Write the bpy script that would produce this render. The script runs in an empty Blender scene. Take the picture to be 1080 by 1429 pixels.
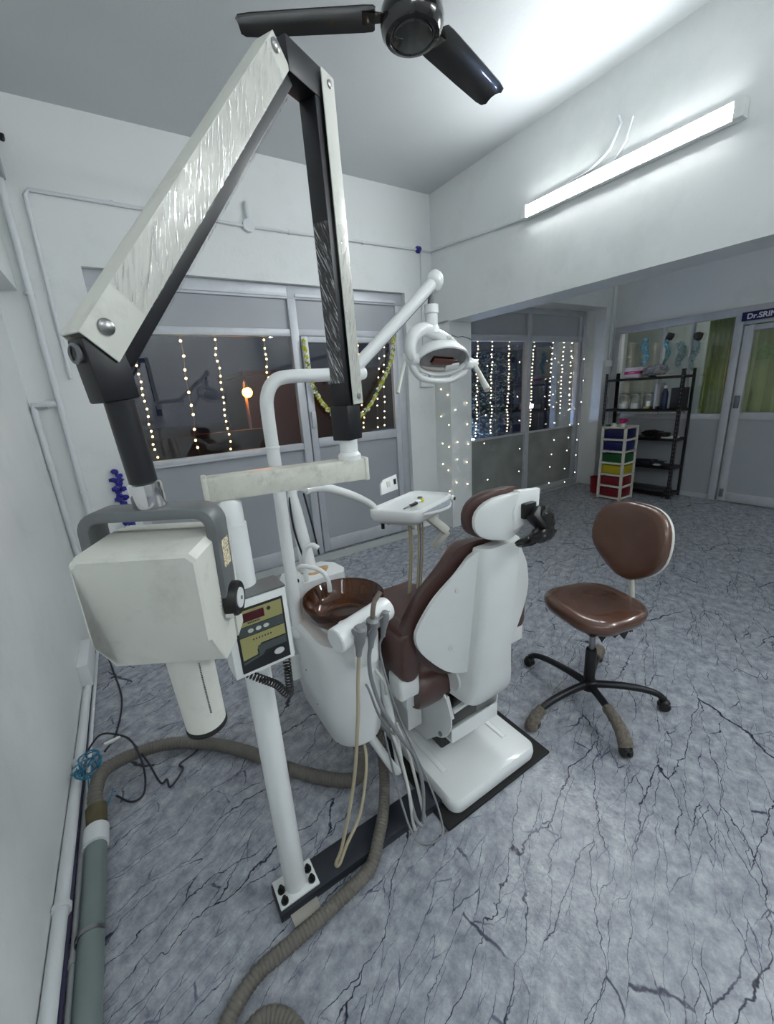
import bpy, bmesh, math, random
from mathutils import Vector, Matrix, noise as mnoise
random.seed(7)
sc = bpy.context.scene
COL = sc.collection
V = Vector
PI = math.pi

# ------------------------------------------------------------------ materials
MATS = {}
def new_mat(name):
    m = bpy.data.materials.new(name); m.use_nodes = True
    nt = m.node_tree; nt.nodes.clear()
    out = nt.nodes.new('ShaderNodeOutputMaterial')
    return m, nt, out
def N(nt, kind, **kw):
    n = nt.nodes.new(kind)
    for k, v in kw.items():
        if k in n.inputs: n.inputs[k].default_value = v
        else: setattr(n, k, v)
    return n
def lin(c):
    return tuple(((x/12.92) if x <= .04045 else ((x+.055)/1.055)**2.4) for x in c)
def rgb(r, g, b): return lin((r/255, g/255, b/255)) + (1,)
def pbr(name, col, rough=.5, metal=0., var=.06, scale=6., bump=0., bscale=60., coat=0., spec=.5, dirt=None, dscale=3., damt=.3, trans=0., sheen=0.):
    """procedural principled: base colour broken up by noise, optional dirt patches and bump"""
    if name in MATS: return MATS[name]
    m, nt, out = new_mat(name)
    b = N(nt, 'ShaderNodeBsdfPrincipled'); L = nt.links.new
    b.inputs['Roughness'].default_value = rough; b.inputs['Metallic'].default_value = metal
    b.inputs['Coat Weight'].default_value = coat; b.inputs['Specular IOR Level'].default_value = spec
    b.inputs['Transmission Weight'].default_value = trans
    tc = N(nt, 'ShaderNodeTexCoord')
    nz = N(nt, 'ShaderNodeTexNoise'); nz.inputs['Scale'].default_value = scale; nz.inputs['Detail'].default_value = 5
    L(tc.outputs['Object'], nz.inputs['Vector'])
    rp = N(nt, 'ShaderNodeValToRGB')
    rp.color_ramp.elements[0].position = .3; rp.color_ramp.elements[1].position = .7
    rp.color_ramp.elements[0].color = tuple(max(0, c*(1-var)) for c in col[:3]) + (1,)
    rp.color_ramp.elements[1].color = tuple(min(1, c*(1+var*.5)) for c in col[:3]) + (1,)
    L(nz.outputs['Fac'], rp.inputs['Fac'])
    src = rp.outputs['Color']
    if dirt:
        n2 = N(nt, 'ShaderNodeTexNoise'); n2.inputs['Scale'].default_value = dscale; n2.inputs['Detail'].default_value = 8; n2.inputs['Roughness'].default_value = .7
        L(tc.outputs['Object'], n2.inputs['Vector'])
        r2 = N(nt, 'ShaderNodeValToRGB'); r2.color_ramp.elements[0].position = .52; r2.color_ramp.elements[1].position = .75
        r2.color_ramp.elements[0].color = (0,0,0,1); r2.color_ramp.elements[1].color = (damt,)*3 + (1,)
        L(n2.outputs['Fac'], r2.inputs['Fac'])
        mx = N(nt, 'ShaderNodeMixRGB'); mx.inputs['Color2'].default_value = dirt
        L(r2.outputs['Color'], mx.inputs['Fac']); L(src, mx.inputs['Color1']); src = mx.outputs['Color']
    L(src, b.inputs['Base Color'])
    if bump:
        n3 = N(nt, 'ShaderNodeTexNoise'); n3.inputs['Scale'].default_value = bscale; n3.inputs['Detail'].default_value = 4
        L(tc.outputs['Object'], n3.inputs['Vector'])
        bp = N(nt, 'ShaderNodeBump'); bp.inputs['Strength'].default_value = bump; bp.inputs['Distance'].default_value = .01
        L(n3.outputs['Fac'], bp.inputs['Height']); L(bp.outputs['Normal'], b.inputs['Normal'])
    L(b.outputs['BSDF'], out.inputs['Surface'])
    MATS[name] = m; return m
def emit(name, col, strength, sample=True):
    if name in MATS: return MATS[name]
    m, nt, out = new_mat(name)
    e = N(nt, 'ShaderNodeEmission'); e.inputs['Color'].default_value = col; e.inputs['Strength'].default_value = strength
    nt.links.new(e.outputs[0], out.inputs['Surface'])
    if not sample: m.cycles.emission_sampling = 'NONE'
    MATS[name] = m; return m
def glass(name, tint=(1,1,1,1), refl=.06, rough=.02):
    """thin window glass: mostly clear, with a fresnel reflection"""
    if name in MATS: return MATS[name]
    m, nt, out = new_mat(name); L = nt.links.new
    t = N(nt, 'ShaderNodeBsdfTransparent'); t.inputs['Color'].default_value = tint
    g = N(nt, 'ShaderNodeBsdfGlossy'); g.inputs['Roughness'].default_value = rough
    lw = N(nt, 'ShaderNodeLayerWeight'); lw.inputs['Blend'].default_value = .25
    ad = N(nt, 'ShaderNodeMath', operation='MULTIPLY_ADD'); ad.inputs[1].default_value = .35; ad.inputs[2].default_value = refl
    L(lw.outputs['Fresnel'], ad.inputs[0])
    mx = N(nt, 'ShaderNodeMixShader'); L(ad.outputs[0], mx.inputs[0]); L(t.outputs[0], mx.inputs[1]); L(g.outputs[0], mx.inputs[2])
    L(mx.outputs[0], out.inputs['Surface'])
    MATS[name] = m; return m

def floor_mat():
    m, nt, out = new_mat('marble_vinyl'); L = nt.links.new
    b = N(nt, 'ShaderNodeBsdfPrincipled')
    tc = N(nt, 'ShaderNodeTexCoord')
    mp = N(nt, 'ShaderNodeMapping'); mp.inputs['Rotation'].default_value = (0,0,math.radians(-24))
    L(tc.outputs['Object'], mp.inputs['Vector'])
    # cloudy base
    n1 = N(nt, 'ShaderNodeTexNoise'); n1.inputs['Scale'].default_value = 17; n1.inputs['Detail'].default_value = 12; n1.inputs['Roughness'].default_value = .74
    L(mp.outputs[0], n1.inputs['Vector'])
    r1 = N(nt, 'ShaderNodeValToRGB'); e = r1.color_ramp.elements
    e[0].position = .34; e[0].color = rgb(117,121,131); e[1].position = .66; e[1].color = rgb(180,184,190)
    x = e.new(.5); x.color = rgb(151,155,164)
    L(n1.outputs['Fac'], r1.inputs['Fac'])
    # cracks: edges of a stretched, warped cell pattern, broken up by a mask
    src = r1.outputs['Color']
    for sx_, sy_, w, warp, mlo, col, off in ((.85, 5.6, .0055, .20, .34, rgb(40,42,58), 0.), (1.5, 9.5, .0068, .17, .38, rgb(50,53,72), 3.7), (2.4, 15., .0095, .15, .42, rgb(70,74,94), 9.1), (4.2, 24., .016, .12, .46, rgb(96,100,120), 5.3)):
        wn = N(nt, 'ShaderNodeTexNoise'); wn.inputs['Scale'].default_value = 3.2*sx_**.5; wn.inputs['Detail'].default_value = 5; wn.inputs['Roughness'].default_value = .6
        L(mp.outputs[0], wn.inputs['Vector'])
        sb = N(nt, 'ShaderNodeVectorMath', operation='SUBTRACT'); sb.inputs[1].default_value = (.5,.5,.5); L(wn.outputs['Color'], sb.inputs[0])
        sc1 = N(nt, 'ShaderNodeVectorMath', operation='SCALE'); sc1.inputs['Scale'].default_value = warp/sx_**.5; L(sb.outputs[0], sc1.inputs[0])
        ad = N(nt, 'ShaderNodeVectorMath', operation='ADD'); L(mp.outputs[0], ad.inputs[0]); L(sc1.outputs[0], ad.inputs[1])
        s = N(nt, 'ShaderNodeMapping'); s.inputs['Scale'].default_value = (sx_, sy_, 1); s.inputs['Location'].default_value = (off, off*.7, .5)
        L(ad.outputs[0], s.inputs['Vector'])
        vo = N(nt, 'ShaderNodeTexVoronoi', feature='DISTANCE_TO_EDGE'); vo.voronoi_dimensions = '2D'; vo.inputs['Scale'].default_value = 1.; vo.inputs['Randomness'].default_value = 1.
        L(s.outputs[0], vo.inputs['Vector'])
        mk = N(nt, 'ShaderNodeTexNoise'); mk.inputs['Scale'].default_value = 2.4*sx_**.6; mk.inputs['Detail'].default_value = 4
        mo = N(nt, 'ShaderNodeMapping'); mo.inputs['Location'].default_value = (off*2+1, off, 0); L(mp.outputs[0], mo.inputs['Vector']); L(mo.outputs[0], mk.inputs['Vector'])
        mm = N(nt, 'ShaderNodeMapRange'); mm.inputs['From Min'].default_value = mlo; mm.inputs['From Max'].default_value = mlo+.16; L(mk.outputs['Fac'], mm.inputs['Value'])
        wm = N(nt, 'ShaderNodeMath', operation='MULTIPLY'); wm.inputs[1].default_value = w*1.25; L(mm.outputs[0], wm.inputs[0])      # width grows with the mask
        wa = N(nt, 'ShaderNodeMath', operation='ADD'); wa.inputs[1].default_value = .0005; L(wm.outputs[0], wa.inputs[0])
        dv = N(nt, 'ShaderNodeMath', operation='DIVIDE'); L(vo.outputs['Distance'], dv.inputs[0]); L(wa.outputs[0], dv.inputs[1])
        mr = N(nt, 'ShaderNodeMapRange'); mr.inputs['From Min'].default_value = .45; mr.inputs['From Max'].default_value = 1.25; mr.inputs['To Min'].default_value = 1; mr.inputs['To Max'].default_value = 0
        L(dv.outputs[0], mr.inputs['Value'])
        ml = N(nt, 'ShaderNodeMath', operation='MULTIPLY'); L(mr.outputs[0], ml.inputs[0]); L(mm.outputs[0], ml.inputs[1])
        mx = N(nt, 'ShaderNodeMixRGB'); mx.inputs['Color2'].default_value = col
        L(ml.outputs[0], mx.inputs['Fac']); L(src, mx.inputs['Color1']); src = mx.outputs['Color']
    L(src, b.inputs['Base Color'])
    b.inputs['Roughness'].default_value = .27; b.inputs['Specular IOR Level'].default_value = .5
    n3 = N(nt, 'ShaderNodeTexNoise'); n3.inputs['Scale'].default_value = 45; n3.inputs['Detail'].default_value = 5
    L(tc.outputs['Object'], n3.inputs['Vector'])
    bp = N(nt, 'ShaderNodeBump'); bp.inputs['Strength'].default_value = .30; bp.inputs['Distance'].default_value = .01
    L(n3.outputs['Fac'], bp.inputs['Height']); L(bp.outputs['Normal'], b.inputs['Normal'])
    L(b.outputs['BSDF'], out.inputs['Surface'])
    return m
def wrap_mat():
    """clear cling film: transparent, with crinkle reflections"""
    m, nt, out = new_mat('cling_film'); L = nt.links.new
    t = N(nt, 'ShaderNodeBsdfTransparent'); t.inputs['Color'].default_value = (.95,.95,.95,1)
    g = N(nt, 'ShaderNodeBsdfGlossy'); g.inputs['Roughness'].default_value = .15
    tc = N(nt, 'ShaderNodeTexCoord'); mp = N(nt, 'ShaderNodeMapping'); mp.inputs['Scale'].default_value = (1.0, 1.0, 1.0)
    L(tc.outputs['UV'], mp.inputs['Vector'])
    wv = N(nt, 'ShaderNodeTexNoise'); wv.inputs['Scale'].default_value = 1.; wv.inputs['Detail'].default_value = 4; wv.inputs['Distortion'].default_value = .6
    L(mp.outputs[0], wv.inputs['Vector'])
    bp = N(nt, 'ShaderNodeBump'); bp.inputs['Strength'].default_value = 1.; bp.inputs['Distance'].default_value = .02
    L(wv.outputs['Fac'], bp.inputs['Height']); L(bp.outputs['Normal'], g.inputs['Normal'])
    r = N(nt, 'ShaderNodeValToRGB'); r.color_ramp.elements[0].position = .53; r.color_ramp.elements[0].color = (.05,)*3+(1,); r.color_ramp.elements[1].position = .64; r.color_ramp.elements[1].color = (.68,)*3+(1,)
    L(wv.outputs['Fac'], r.inputs['Fac'])
    mx = N(nt, 'ShaderNodeMixShader'); L(r.outputs['Color'], mx.inputs[0]); L(t.outputs[0], mx.inputs[1]); L(g.outputs[0], mx.inputs[2])
    L(mx.outputs[0], out.inputs['Surface'])
    return m

M = {}
M['wall'] = pbr('wall_paint', rgb(224,227,227), .55, var=.03, scale=1.3, bump=.12, bscale=30, dirt=rgb(188,196,192), dscale=1.1, damt=.45)
M['ceil'] = pbr('ceiling_paint', rgb(200,204,207), .6, var=.03, scale=1.5, bump=.09, bscale=40)
M['floor'] = floor_mat()
M['alu'] = pbr('anodised_aluminium', rgb(190,194,200), .45, .25, var=.08, scale=9)
M['alud'] = pbr('dark_aluminium_channel', rgb(120,124,132), .35, .6)
M['lam'] = pbr('grey_laminate_panel', rgb(160,165,171), .38, var=.05, scale=2.5)
M['lamd'] = pbr('glossy_dark_grey_panel', rgb(140,144,142), .2, var=.2, scale=3.5)
M['white'] = pbr('white_enamel', rgb(226,229,229), .28, var=.03, scale=4, coat=.3)
M['whitep'] = pbr('white_plastic', rgb(222,225,224), .35, var=.04, scale=5)
M['ivory'] = pbr('ivory_paint', rgb(206,207,199), .38, var=.04, scale=7, dirt=rgb(140,140,132), dscale=14, damt=.35)
M['ivorys'] = pbr('scuffed_ivory_paint', rgb(206,206,196), .4, var=.12, scale=22, dirt=rgb(140,140,130), dscale=30, damt=.6)
M['black'] = pbr('black_coated_metal', rgb(17,19,25), .4, .1, var=.2)
M['blackp'] = pbr('black_plastic', rgb(14,14,15), .38, var=.2)
M['navy'] = pbr('dark_slate_paint', rgb(38,43,52), .5, var=.1, scale=12)
M['grey'] = pbr('grey_hammered_paint', rgb(104,108,110), .42, .15, var=.08, scale=20)
M['chrome'] = pbr('chrome', rgb(215,215,215), .12, 1.)
M['steel'] = pbr('steel', rgb(150,150,150), .3, 1.)
M['brown'] = pbr('brown_leatherette', rgb(78,54,50), .33, var=.14, scale=4, bump=.08, bscale=120, coat=.2)
M['seatbrown'] = pbr('glossy_brown_vinyl', rgb(92,61,48), .25, var=.3, scale=3.2, coat=.5, dirt=rgb(70,58,52), dscale=6, damt=.5)
M['greyhose'] = pbr('grey_handpiece_hose', rgb(128,131,134), .45, var=.06)
M['whitehose'] = pbr('white_hose', rgb(196,198,194), .45)
M['beigehose'] = pbr('yellowed_clear_hose', rgb(178,168,142), .35, var=.1, scale=12)
M['corr'] = pbr('grey_corrugated_hose', rgb(108,105,98), .6, var=.15, scale=12, dirt=rgb(80,76,68), dscale=9, damt=.5)
M['pvc'] = pbr('grey_green_pvc', rgb(118,130,130), .42, var=.08)
M['amber'] = None
M['cable'] = pbr('dark_cable', rgb(24,28,42), .45)
M['bluec'] = pbr('blue_cable', rgb(40,120,150), .4)
M['rubber'] = pbr('black_rubber', rgb(15,15,16), .7)
M['wallpipe'] = pbr('painted_conduit', rgb(216,220,223), .4, var=.03)
M['mesh'] = pbr('dusty_felt', rgb(120,112,102), .95, var=.4, scale=90, bump=.6, bscale=200)
def amber():
    m, nt, out = new_mat('amber_glass')
    b = N(nt, 'ShaderNodeBsdfPrincipled'); b.inputs['Base Color'].default_value = rgb(120,62,14); b.inputs['Transmission Weight'].default_value = .9
    b.inputs['Roughness'].default_value = .08; b.inputs['IOR'].default_value = 1.35; b.inputs['Coat Weight'].default_value = .4
    nt.links.new(b.outputs[0], out.inputs['Surface']); return m
M['amber'] = amber()
M['film'] = wrap_mat()
M['pane'] = glass('window_glass')

# ------------------------------------------------------------------ mesh helpers
def finish(bm, ang=38):
    bmesh.ops.recalc_face_normals(bm, faces=bm.faces[:])
    bm.normal_update()
    lim = math.radians(ang)
    for f in bm.faces: f.smooth = True
    for e in bm.edges:
        if len(e.link_faces) == 2 and e.calc_face_angle(0) > lim: e.smooth = False
def join(dst, src):
    me = bpy.data.meshes.new('t'); src.to_mesh(me); src.free(); dst.from_mesh(me); bpy.data.meshes.remove(me); return dst
def box(bm, c, s, rot=None, bevel=0., seg=2):
    b = bmesh.new(); bmesh.ops.create_cube(b, size=1.)
    for v in b.verts: v.co = V((v.co.x*s[0], v.co.y*s[1], v.co.z*s[2]))
    if bevel: bmesh.ops.bevel(b, geom=b.edges[:], offset=min(bevel, min(s)*.49), segments=seg, affect='EDGES', profile=.5)
    Mx = Matrix.Translation(V(c))
    if rot is not None: Mx = Mx @ (rot if isinstance(rot, Matrix) else Matrix.Rotation(rot, 4, 'Z'))
    bmesh.ops.transform(b, matrix=Mx, verts=b.verts[:])
    return join(bm, b)
def bx(bm, x0, x1, y0, y1, z0, z1, bevel=0., seg=2):
    return box(bm, ((x0+x1)/2, (y0+y1)/2, (z0+z1)/2), (abs(x1-x0), abs(y1-y0), abs(z1-z0)), None, bevel, seg)
def frame_of(d, up=V((0,0,1))):
    d = d.normalized(); up = V(up)
    if abs(d.dot(up.normalized())) > .98: up = V((0,1,0)) if abs(d.y) < .9 else V((1,0,0))
    a = up.cross(d).normalized(); b = d.cross(a).normalized()
    return a, b, d
def cyl(bm, p, q, r, r2=None, n=24, cap=True):
    p, q = V(p), V(q); r2 = r if r2 is None else r2
    a, b, d = frame_of(q-p)
    lo = [bm.verts.new(p + (a*math.cos(2*PI*i/n) + b*math.sin(2*PI*i/n))*r) for i in range(n)]
    hi = [bm.verts.new(q + (a*math.cos(2*PI*i/n) + b*math.sin(2*PI*i/n))*r2) for i in range(n)]
    for i in range(n): bm.faces.new((lo[i], lo[(i+1) % n], hi[(i+1) % n], hi[i]))
    if cap: bm.faces.new(lo[::-1]); bm.faces.new(hi)
    return bm
def spline(pts, n=8):
    pts = [V(p) for p in pts]
    if len(pts) < 3: return pts
    P = [pts[0]*2-pts[1]] + pts + [pts[-1]*2-pts[-2]]
    out = []
    for i in range(1, len(P)-2):
        p0, p1, p2, p3 = P[i-1:i+3]
        for k in range(n):
            t = k/n
            out.append(.5*((2*p1) + (p2-p0)*t + (2*p0-5*p1+4*p2-p3)*t*t + (3*p1-p0-3*p2+p3)*t**3))
    out.append(pts[-1]); return out
def tube(bm, pts, r, n=12, smooth=8, rfun=None, cap=True):
    P = spline(pts, smooth) if smooth else [V(p) for p in pts]
    rings = []; up = V((0,0,1)); prev = None
    for i, p in enumerate(P):
        d = (P[min(i+1, len(P)-1)] - P[max(i-1, 0)])
        if d.length < 1e-9: d = V((0,0,1))
        d.normalize()
        if prev is None: a, b, _ = frame_of(d)
        else:
            a = prev - d*prev.dot(d)
            a = a.normalized() if a.length > 1e-6 else frame_of(d)[0]
            b = d.cross(a)
        prev = a
        rr = rfun(i/max(1, len(P)-1)) if rfun else r
        rings.append([bm.verts.new(p + (a*math.cos(2*PI*k/n) + b*math.sin(2*PI*k/n))*rr) for k in range(n)])
    for R1, R2 in zip(rings, rings[1:]):
        for k in range(n): bm.faces.new((R1[k], R1[(k+1) % n], R2[(k+1) % n], R2[k]))
    if cap: bm.faces.new(rings[0][::-1]); bm.faces.new(rings[-1])
    return bm
def corrugated(bm, pts, r, pitch=.012, amp=.0022, n=14):
    P = spline(pts, 14)
    L = [0.]
    for a, b in zip(P, P[1:]): L.append(L[-1] + (b-a).length)
    step = pitch/3.; out = []; k = 0; s = 0.
    while s < L[-1]:
        while k < len(L)-2 and L[k+1] < s: k += 1
        t = (s-L[k])/max(1e-9, L[k+1]-L[k]); out.append(P[k].lerp(P[k+1], min(1, t))); s += step
    tot = len(out)-1
    return tube(bm, out, r, n, 0, rfun=lambda t: r - amp*(1 if round(t*tot) % 3 == 0 else 0))
def lathe(bm, prof, c=(0,0,0), axis=(0,0,1), n=32):
    """prof: list of (radius, height) about axis through c"""
    c = V(c); a, b, d = frame_of(V(axis)); rings = []
    for r, h in prof:
        if r < 1e-5: rings.append([bm.verts.new(c + d*h)])
        else: rings.append([bm.verts.new(c + d*h + (a*math.cos(2*PI*k/n) + b*math.sin(2*PI*k/n))*r) for k in range(n)])
    for A, B in zip(rings, rings[1:]):
        for k in range(n):
            k2 = (k+1) % n
            if len(A) == 1 and len(B) == 1: continue
            if len(A) == 1: bm.faces.new((A[0], B[k2], B[k]))
            elif len(B) == 1: bm.faces.new((A[k], A[k2], B[0]))
            else: bm.faces.new((A[k], A[k2], B[k2], B[k]))
    return bm
def loft(bm, rings, cap=True):
    R = [[bm.verts.new(V(p)) for p in r] for r in rings]
    n = len(R[0])
    for A, B in zip(R, R[1:]):
        for k in range(n): bm.faces.new((A[k], A[(k+1) % n], B[(k+1) % n], B[k]))
    if cap: bm.faces.new(R[0][::-1]); bm.faces.new(R[-1])
    return bm
def prism(bm, outline, d, bevel=0., seg=2):
    """closed 3-D outline extruded along vector d"""
    b = bmesh.new(); d = V(d)
    lo = [b.verts.new(V(p)) for p in outline]; hi = [b.verts.new(V(p)+d) for p in outline]; n = len(lo)
    f1 = b.faces.new(lo[::-1]); f2 = b.faces.new(hi)
    for k in range(n): b.faces.new((lo[k], lo[(k+1) % n], hi[(k+1) % n], hi[k]))
    bmesh.ops.recalc_face_normals(b, faces=b.faces[:])
    if bevel:
        ed = [e for e in b.edges if (e in f1.edges[:] or e in f2.edges[:])]
        bmesh.ops.bevel(b, geom=ed, offset=bevel, segments=seg, affect='EDGES', profile=.5)
    return join(bm, b)
def rrect(w, h, r, n=6):
    """rounded rectangle outline centred at 0 in 2-D"""
    o = []
    for cx, cy, a0 in ((w/2-r, h/2-r, 0), (-w/2+r, h/2-r, 90), (-w/2+r, -h/2+r, 180), (w/2-r, -h/2+r, 270)):
        for k in range(n+1):
            a = math.radians(a0 + 90*k/n); o.append((cx + r*math.cos(a), cy + r*math.sin(a)))
    return o
def obar(bm, P, Q, side, wn, wm, bevel=.004, on=0., om=0.):
    """bar from P to Q; 'side' is the thickness direction (wm), the other cross direction n has width wn"""
    P, Q = V(P), V(Q); u = (Q-P).normalized(); m = V(side); m = (m - u*m.dot(u)).normalized(); n = m.cross(u).normalized()
    R = Matrix(((u.x, n.x, m.x, 0), (u.y, n.y, m.y, 0), (u.z, n.z, m.z, 0), (0,0,0,1)))
    return box(bm, (P+Q)/2 + n*on + m*om, ((Q-P).length, wn, wm), R, bevel)
def blob(bm, c, s, amp=.3, freq=3., sub=2, seed=0., rot=None):
    b = bmesh.new(); bmesh.ops.create_icosphere(b, subdivisions=sub, radius=1.)
    for v in b.verts:
        k = 1 + amp*mnoise.noise(v.co*freq + V((seed, seed*1.7, seed*.3)))
        v.co = V((v.co.x*s[0]*k, v.co.y*s[1]*k, v.co.z*s[2]*k))
    bmesh.ops.transform(b, matrix=Matrix.Translation(V(c)) @ (rot or Matrix()), verts=b.verts[:])
    return join(bm, b)
def subsurf(bm, lv=2):
    me = bpy.data.meshes.new('t'); bm.to_mesh(me); bm.free()
    o = bpy.data.objects.new('t', me); COL.objects.link(o); md = o.modifiers.new('s', 'SUBSURF'); md.levels = lv; md.render_levels = lv
    dg = bpy.context.evaluated_depsgraph_get(); dg.update()
    ev = o.evaluated_get(dg); m2 = bpy.data.meshes.new_from_object(ev)
    b = bmesh.new(); b.from_mesh(m2); bpy.data.objects.remove(o); bpy.data.meshes.remove(me); bpy.data.meshes.remove(m2)
    return b

# ------------------------------------------------------------------ scene graph helpers
def wloc(o):
    v = V((0,0,0))
    while o is not None: v = v + o.location; o = o.parent
    return v
def obj(name, bm, mat, parent=None, label=None, ang=38, at=None):
    """link a bmesh given in world coordinates as ONE mesh object (origin at the parent's origin, or 'at')"""
    finish(bm, ang)
    org = V(at) if at is not None else (wloc(parent) if parent is not None else V((0,0,0)))
    if org.length: bmesh.ops.translate(bm, vec=-org, verts=bm.verts[:])
    me = bpy.data.meshes.new(name); bm.to_mesh(me); bm.free()
    me.materials.append(mat)
    o = bpy.data.objects.new(name, me); COL.objects.link(o)
    if parent is not None:
        o.parent = parent; o.location = org - wloc(parent)
    else: o.location = org
    if label: o['label'] = label
    return o
def tag(o, label, cat, group=None, kind=None):
    o['label'] = label; o['category'] = cat
    if group: o['group'] = group
    if kind: o['kind'] = kind
    return o
def thing(name, label, cat, loc=(0,0,0), group=None):
    o = bpy.data.objects.new(name, None); COL.objects.link(o); o.location = loc; o.empty_display_size = .05
    return tag(o, label, cat, group)
def struct(name, bm, mat, parent=None, **k):
    o = obj(name, bm, mat, parent, **k)
    if parent is None: o['kind'] = 'structure'
    return o
def copy_tree(o, parent=None, loc=None):
    c = o.copy(); COL.objects.link(c)
    if parent is not None: c.parent = parent
    if loc is not None: c.location = loc
    for ch in [x for x in bpy.data.objects if x.parent == o]: copy_tree(ch, c)
    return c
def B(): return bmesh.new()
def text_bm(s, size, depth=.001):
    cu = bpy.data.curves.new('t', 'FONT'); cu.body = s; cu.size = size; cu.extrude = depth; cu.offset = size*.03
    o = bpy.data.objects.new('t', cu); COL.objects.link(o)
    dg = bpy.context.evaluated_depsgraph_get(); dg.update()
    me = bpy.data.meshes.new_from_object(o.evaluated_get(dg)); b = B(); b.from_mesh(me)
    bpy.data.objects.remove(o); bpy.data.meshes.remove(me); return b
# ================================================================== ROOM
XL, XR, YF, YB, H = -.48, 6.1, 3.67, -2.2, 3.38
CX0, CX1, BZ = 3.0, 3.3, 2.2          # beam / column
b = bx(B(), XL-.2, XR+.2, YB-.2, YF+.25, -.12, 0); struct('floor', b, M['floor'])
b = bx(B(), XL-.2, XR+.2, YB-.2, YF+.25, H, H+.12); struct('ceiling', b, M['ceil'])
b = B()
bx(b, XL-.2, 0.0, YF, YF+.25, 0, H); bx(b, 0.0, 2.65, YF, YF+.25, 2.49, H); bx(b, 2.65, 3.15, YF, YF+.25, 0, H)
bx(b, 3.15, 5.88, 3.47, YF+.25, 2.47, H); bx(b, 5.88, XR+.2, 3.47, YF+.25, 0, H)
struct('wall_front', b, M['wall'])
b = bx(B(), XL-.2, XL, YB-.2, YF+.05, 0, H); struct('wall_left', b, M['wall'])
b = bx(B(), XL-.01, -.37, YB, YF+.01, 2.32, H+.01); struct('trim_1', b, M['wall'])
b = bx(B(), CX0, CX1, YB, YF+.05, BZ, H+.01); bx(b, CX0, CX1, 3.41, YF+.05, -.01, BZ+.01); bx(b, CX0+.02, CX1+.3, YB, YB+.3, 0, BZ+.01)
struct('wall_right', b, M['wall'])
b = bx(B(), XL-.2, XR+.2, YB-.2, YB, 0, H); struct('wall_back', b, M['wall'])
b = bx(B(), XR, XR+.2, YB, YF, 2.2, H); bx(b, XR, XR+.2, 3.42, YF, 0, 2.21); bx(b, XR, XR+.2, YB, .55, 0, 2.21)
struct('wall_far_right', b, M['wall'])
b = bx(B(), 0.0, 2.65, 3.50, 3.665, .0, .006); struct('trim_2', b, pbr('threshold_strip', rgb(176,180,178), .45))
b = bx(B(), 3.31, 5.88, 3.69, 3.73, .0, .012); struct('trim_3', b, pbr('threshold_strip', rgb(176,180,178), .45))

FA = M['alu']
# ---- window 1: fixed glazing left of the door
Y0, Y1 = 3.72, 3.78
w = B()
bx(w, 0, 1.44, Y0, Y1, 2.38, 2.49, .004); bx(w, 0, .06, Y0, Y1, 0, 2.38); bx(w, .06, 1.43, Y0, Y1, 2.08, 2.14, .003)
bx(w, .06, 1.43, Y0, Y1, 1.08, 1.14, .003); bx(w, .06, 1.43, Y0-.005, Y1, 0, .13, .003); bx(w, 1.43, 1.505, Y0-.01, Y1, 0, 2.38, .004)
bx(w, .06, 1.43, Y0-.012, Y0+.01, 2.40, 2.42); bx(w, .06, 1.43, Y0-.012, Y0+.01, 1.085, 1.095)
W1 = struct('window_1', w, FA)
obj('transom_panel', bx(B(), .06, 1.43, Y0+.02, Y0+.03, 2.14, 2.38), M['lam'], W1)
obj('lower_panel', bx(B(), .06, 1.43, Y0+.02, Y0+.03, .13, 1.08), M['lam'], W1)
obj('glass_pane', bx(B(), .06, 1.43, Y0+.022, Y0+.028, 1.14, 2.08), M['pane'], W1)
# ---- door 1
w = B()
bx(w, 1.44, 2.65, Y0, Y1, 2.38, 2.49, .004); bx(w, 1.505, 2.55, Y0, Y1, 2.085, 2.14, .003); bx(w, 2.56, 2.65, Y0, Y1, 0, 2.38, .004)
bx(w, 1.505, 2.56, Y0-.012, Y0+.01, 2.40, 2.42)
D1 = struct('door_1', w, FA)
obj('transom_panel', bx(B(), 1.505, 2.56, Y0+.02, Y0+.03, 2.14, 2.38), M['lam'], D1)
lf = B()
bx(lf, 1.515, 1.58, Y0-.015, Y0+.03, .01, 2.08, .004); bx(lf, 2.485, 2.55, Y0-.015, Y0+.03, .01, 2.08, .004)
bx(lf, 1.58, 2.485, Y0-.015, Y0+.03, 2.03, 2.08, .003); bx(lf, 1.58, 2.485, Y0-.015, Y0+.03, 1.085, 1.17, .003); bx(lf, 1.58, 2.485, Y0-.015, Y0+.03, .01, .14, .003)
leaf = obj('door_leaf', lf, FA, D1)
obj('lower_panel', bx(B(), 1.58, 2.485, Y0+.005, Y0+.012, .14, 1.085), M['lam'], leaf)
obj('glass_pane', bx(B(), 1.58, 2.485, Y0+.005, Y0+.011, 1.17, 2.03), M['pane'], leaf)
hb = bx(B(), 1.525, 1.57, Y0-.045, Y0-.015, 1.27, 1.42, .006); obj('door_handle', hb, FA, leaf)
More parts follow.
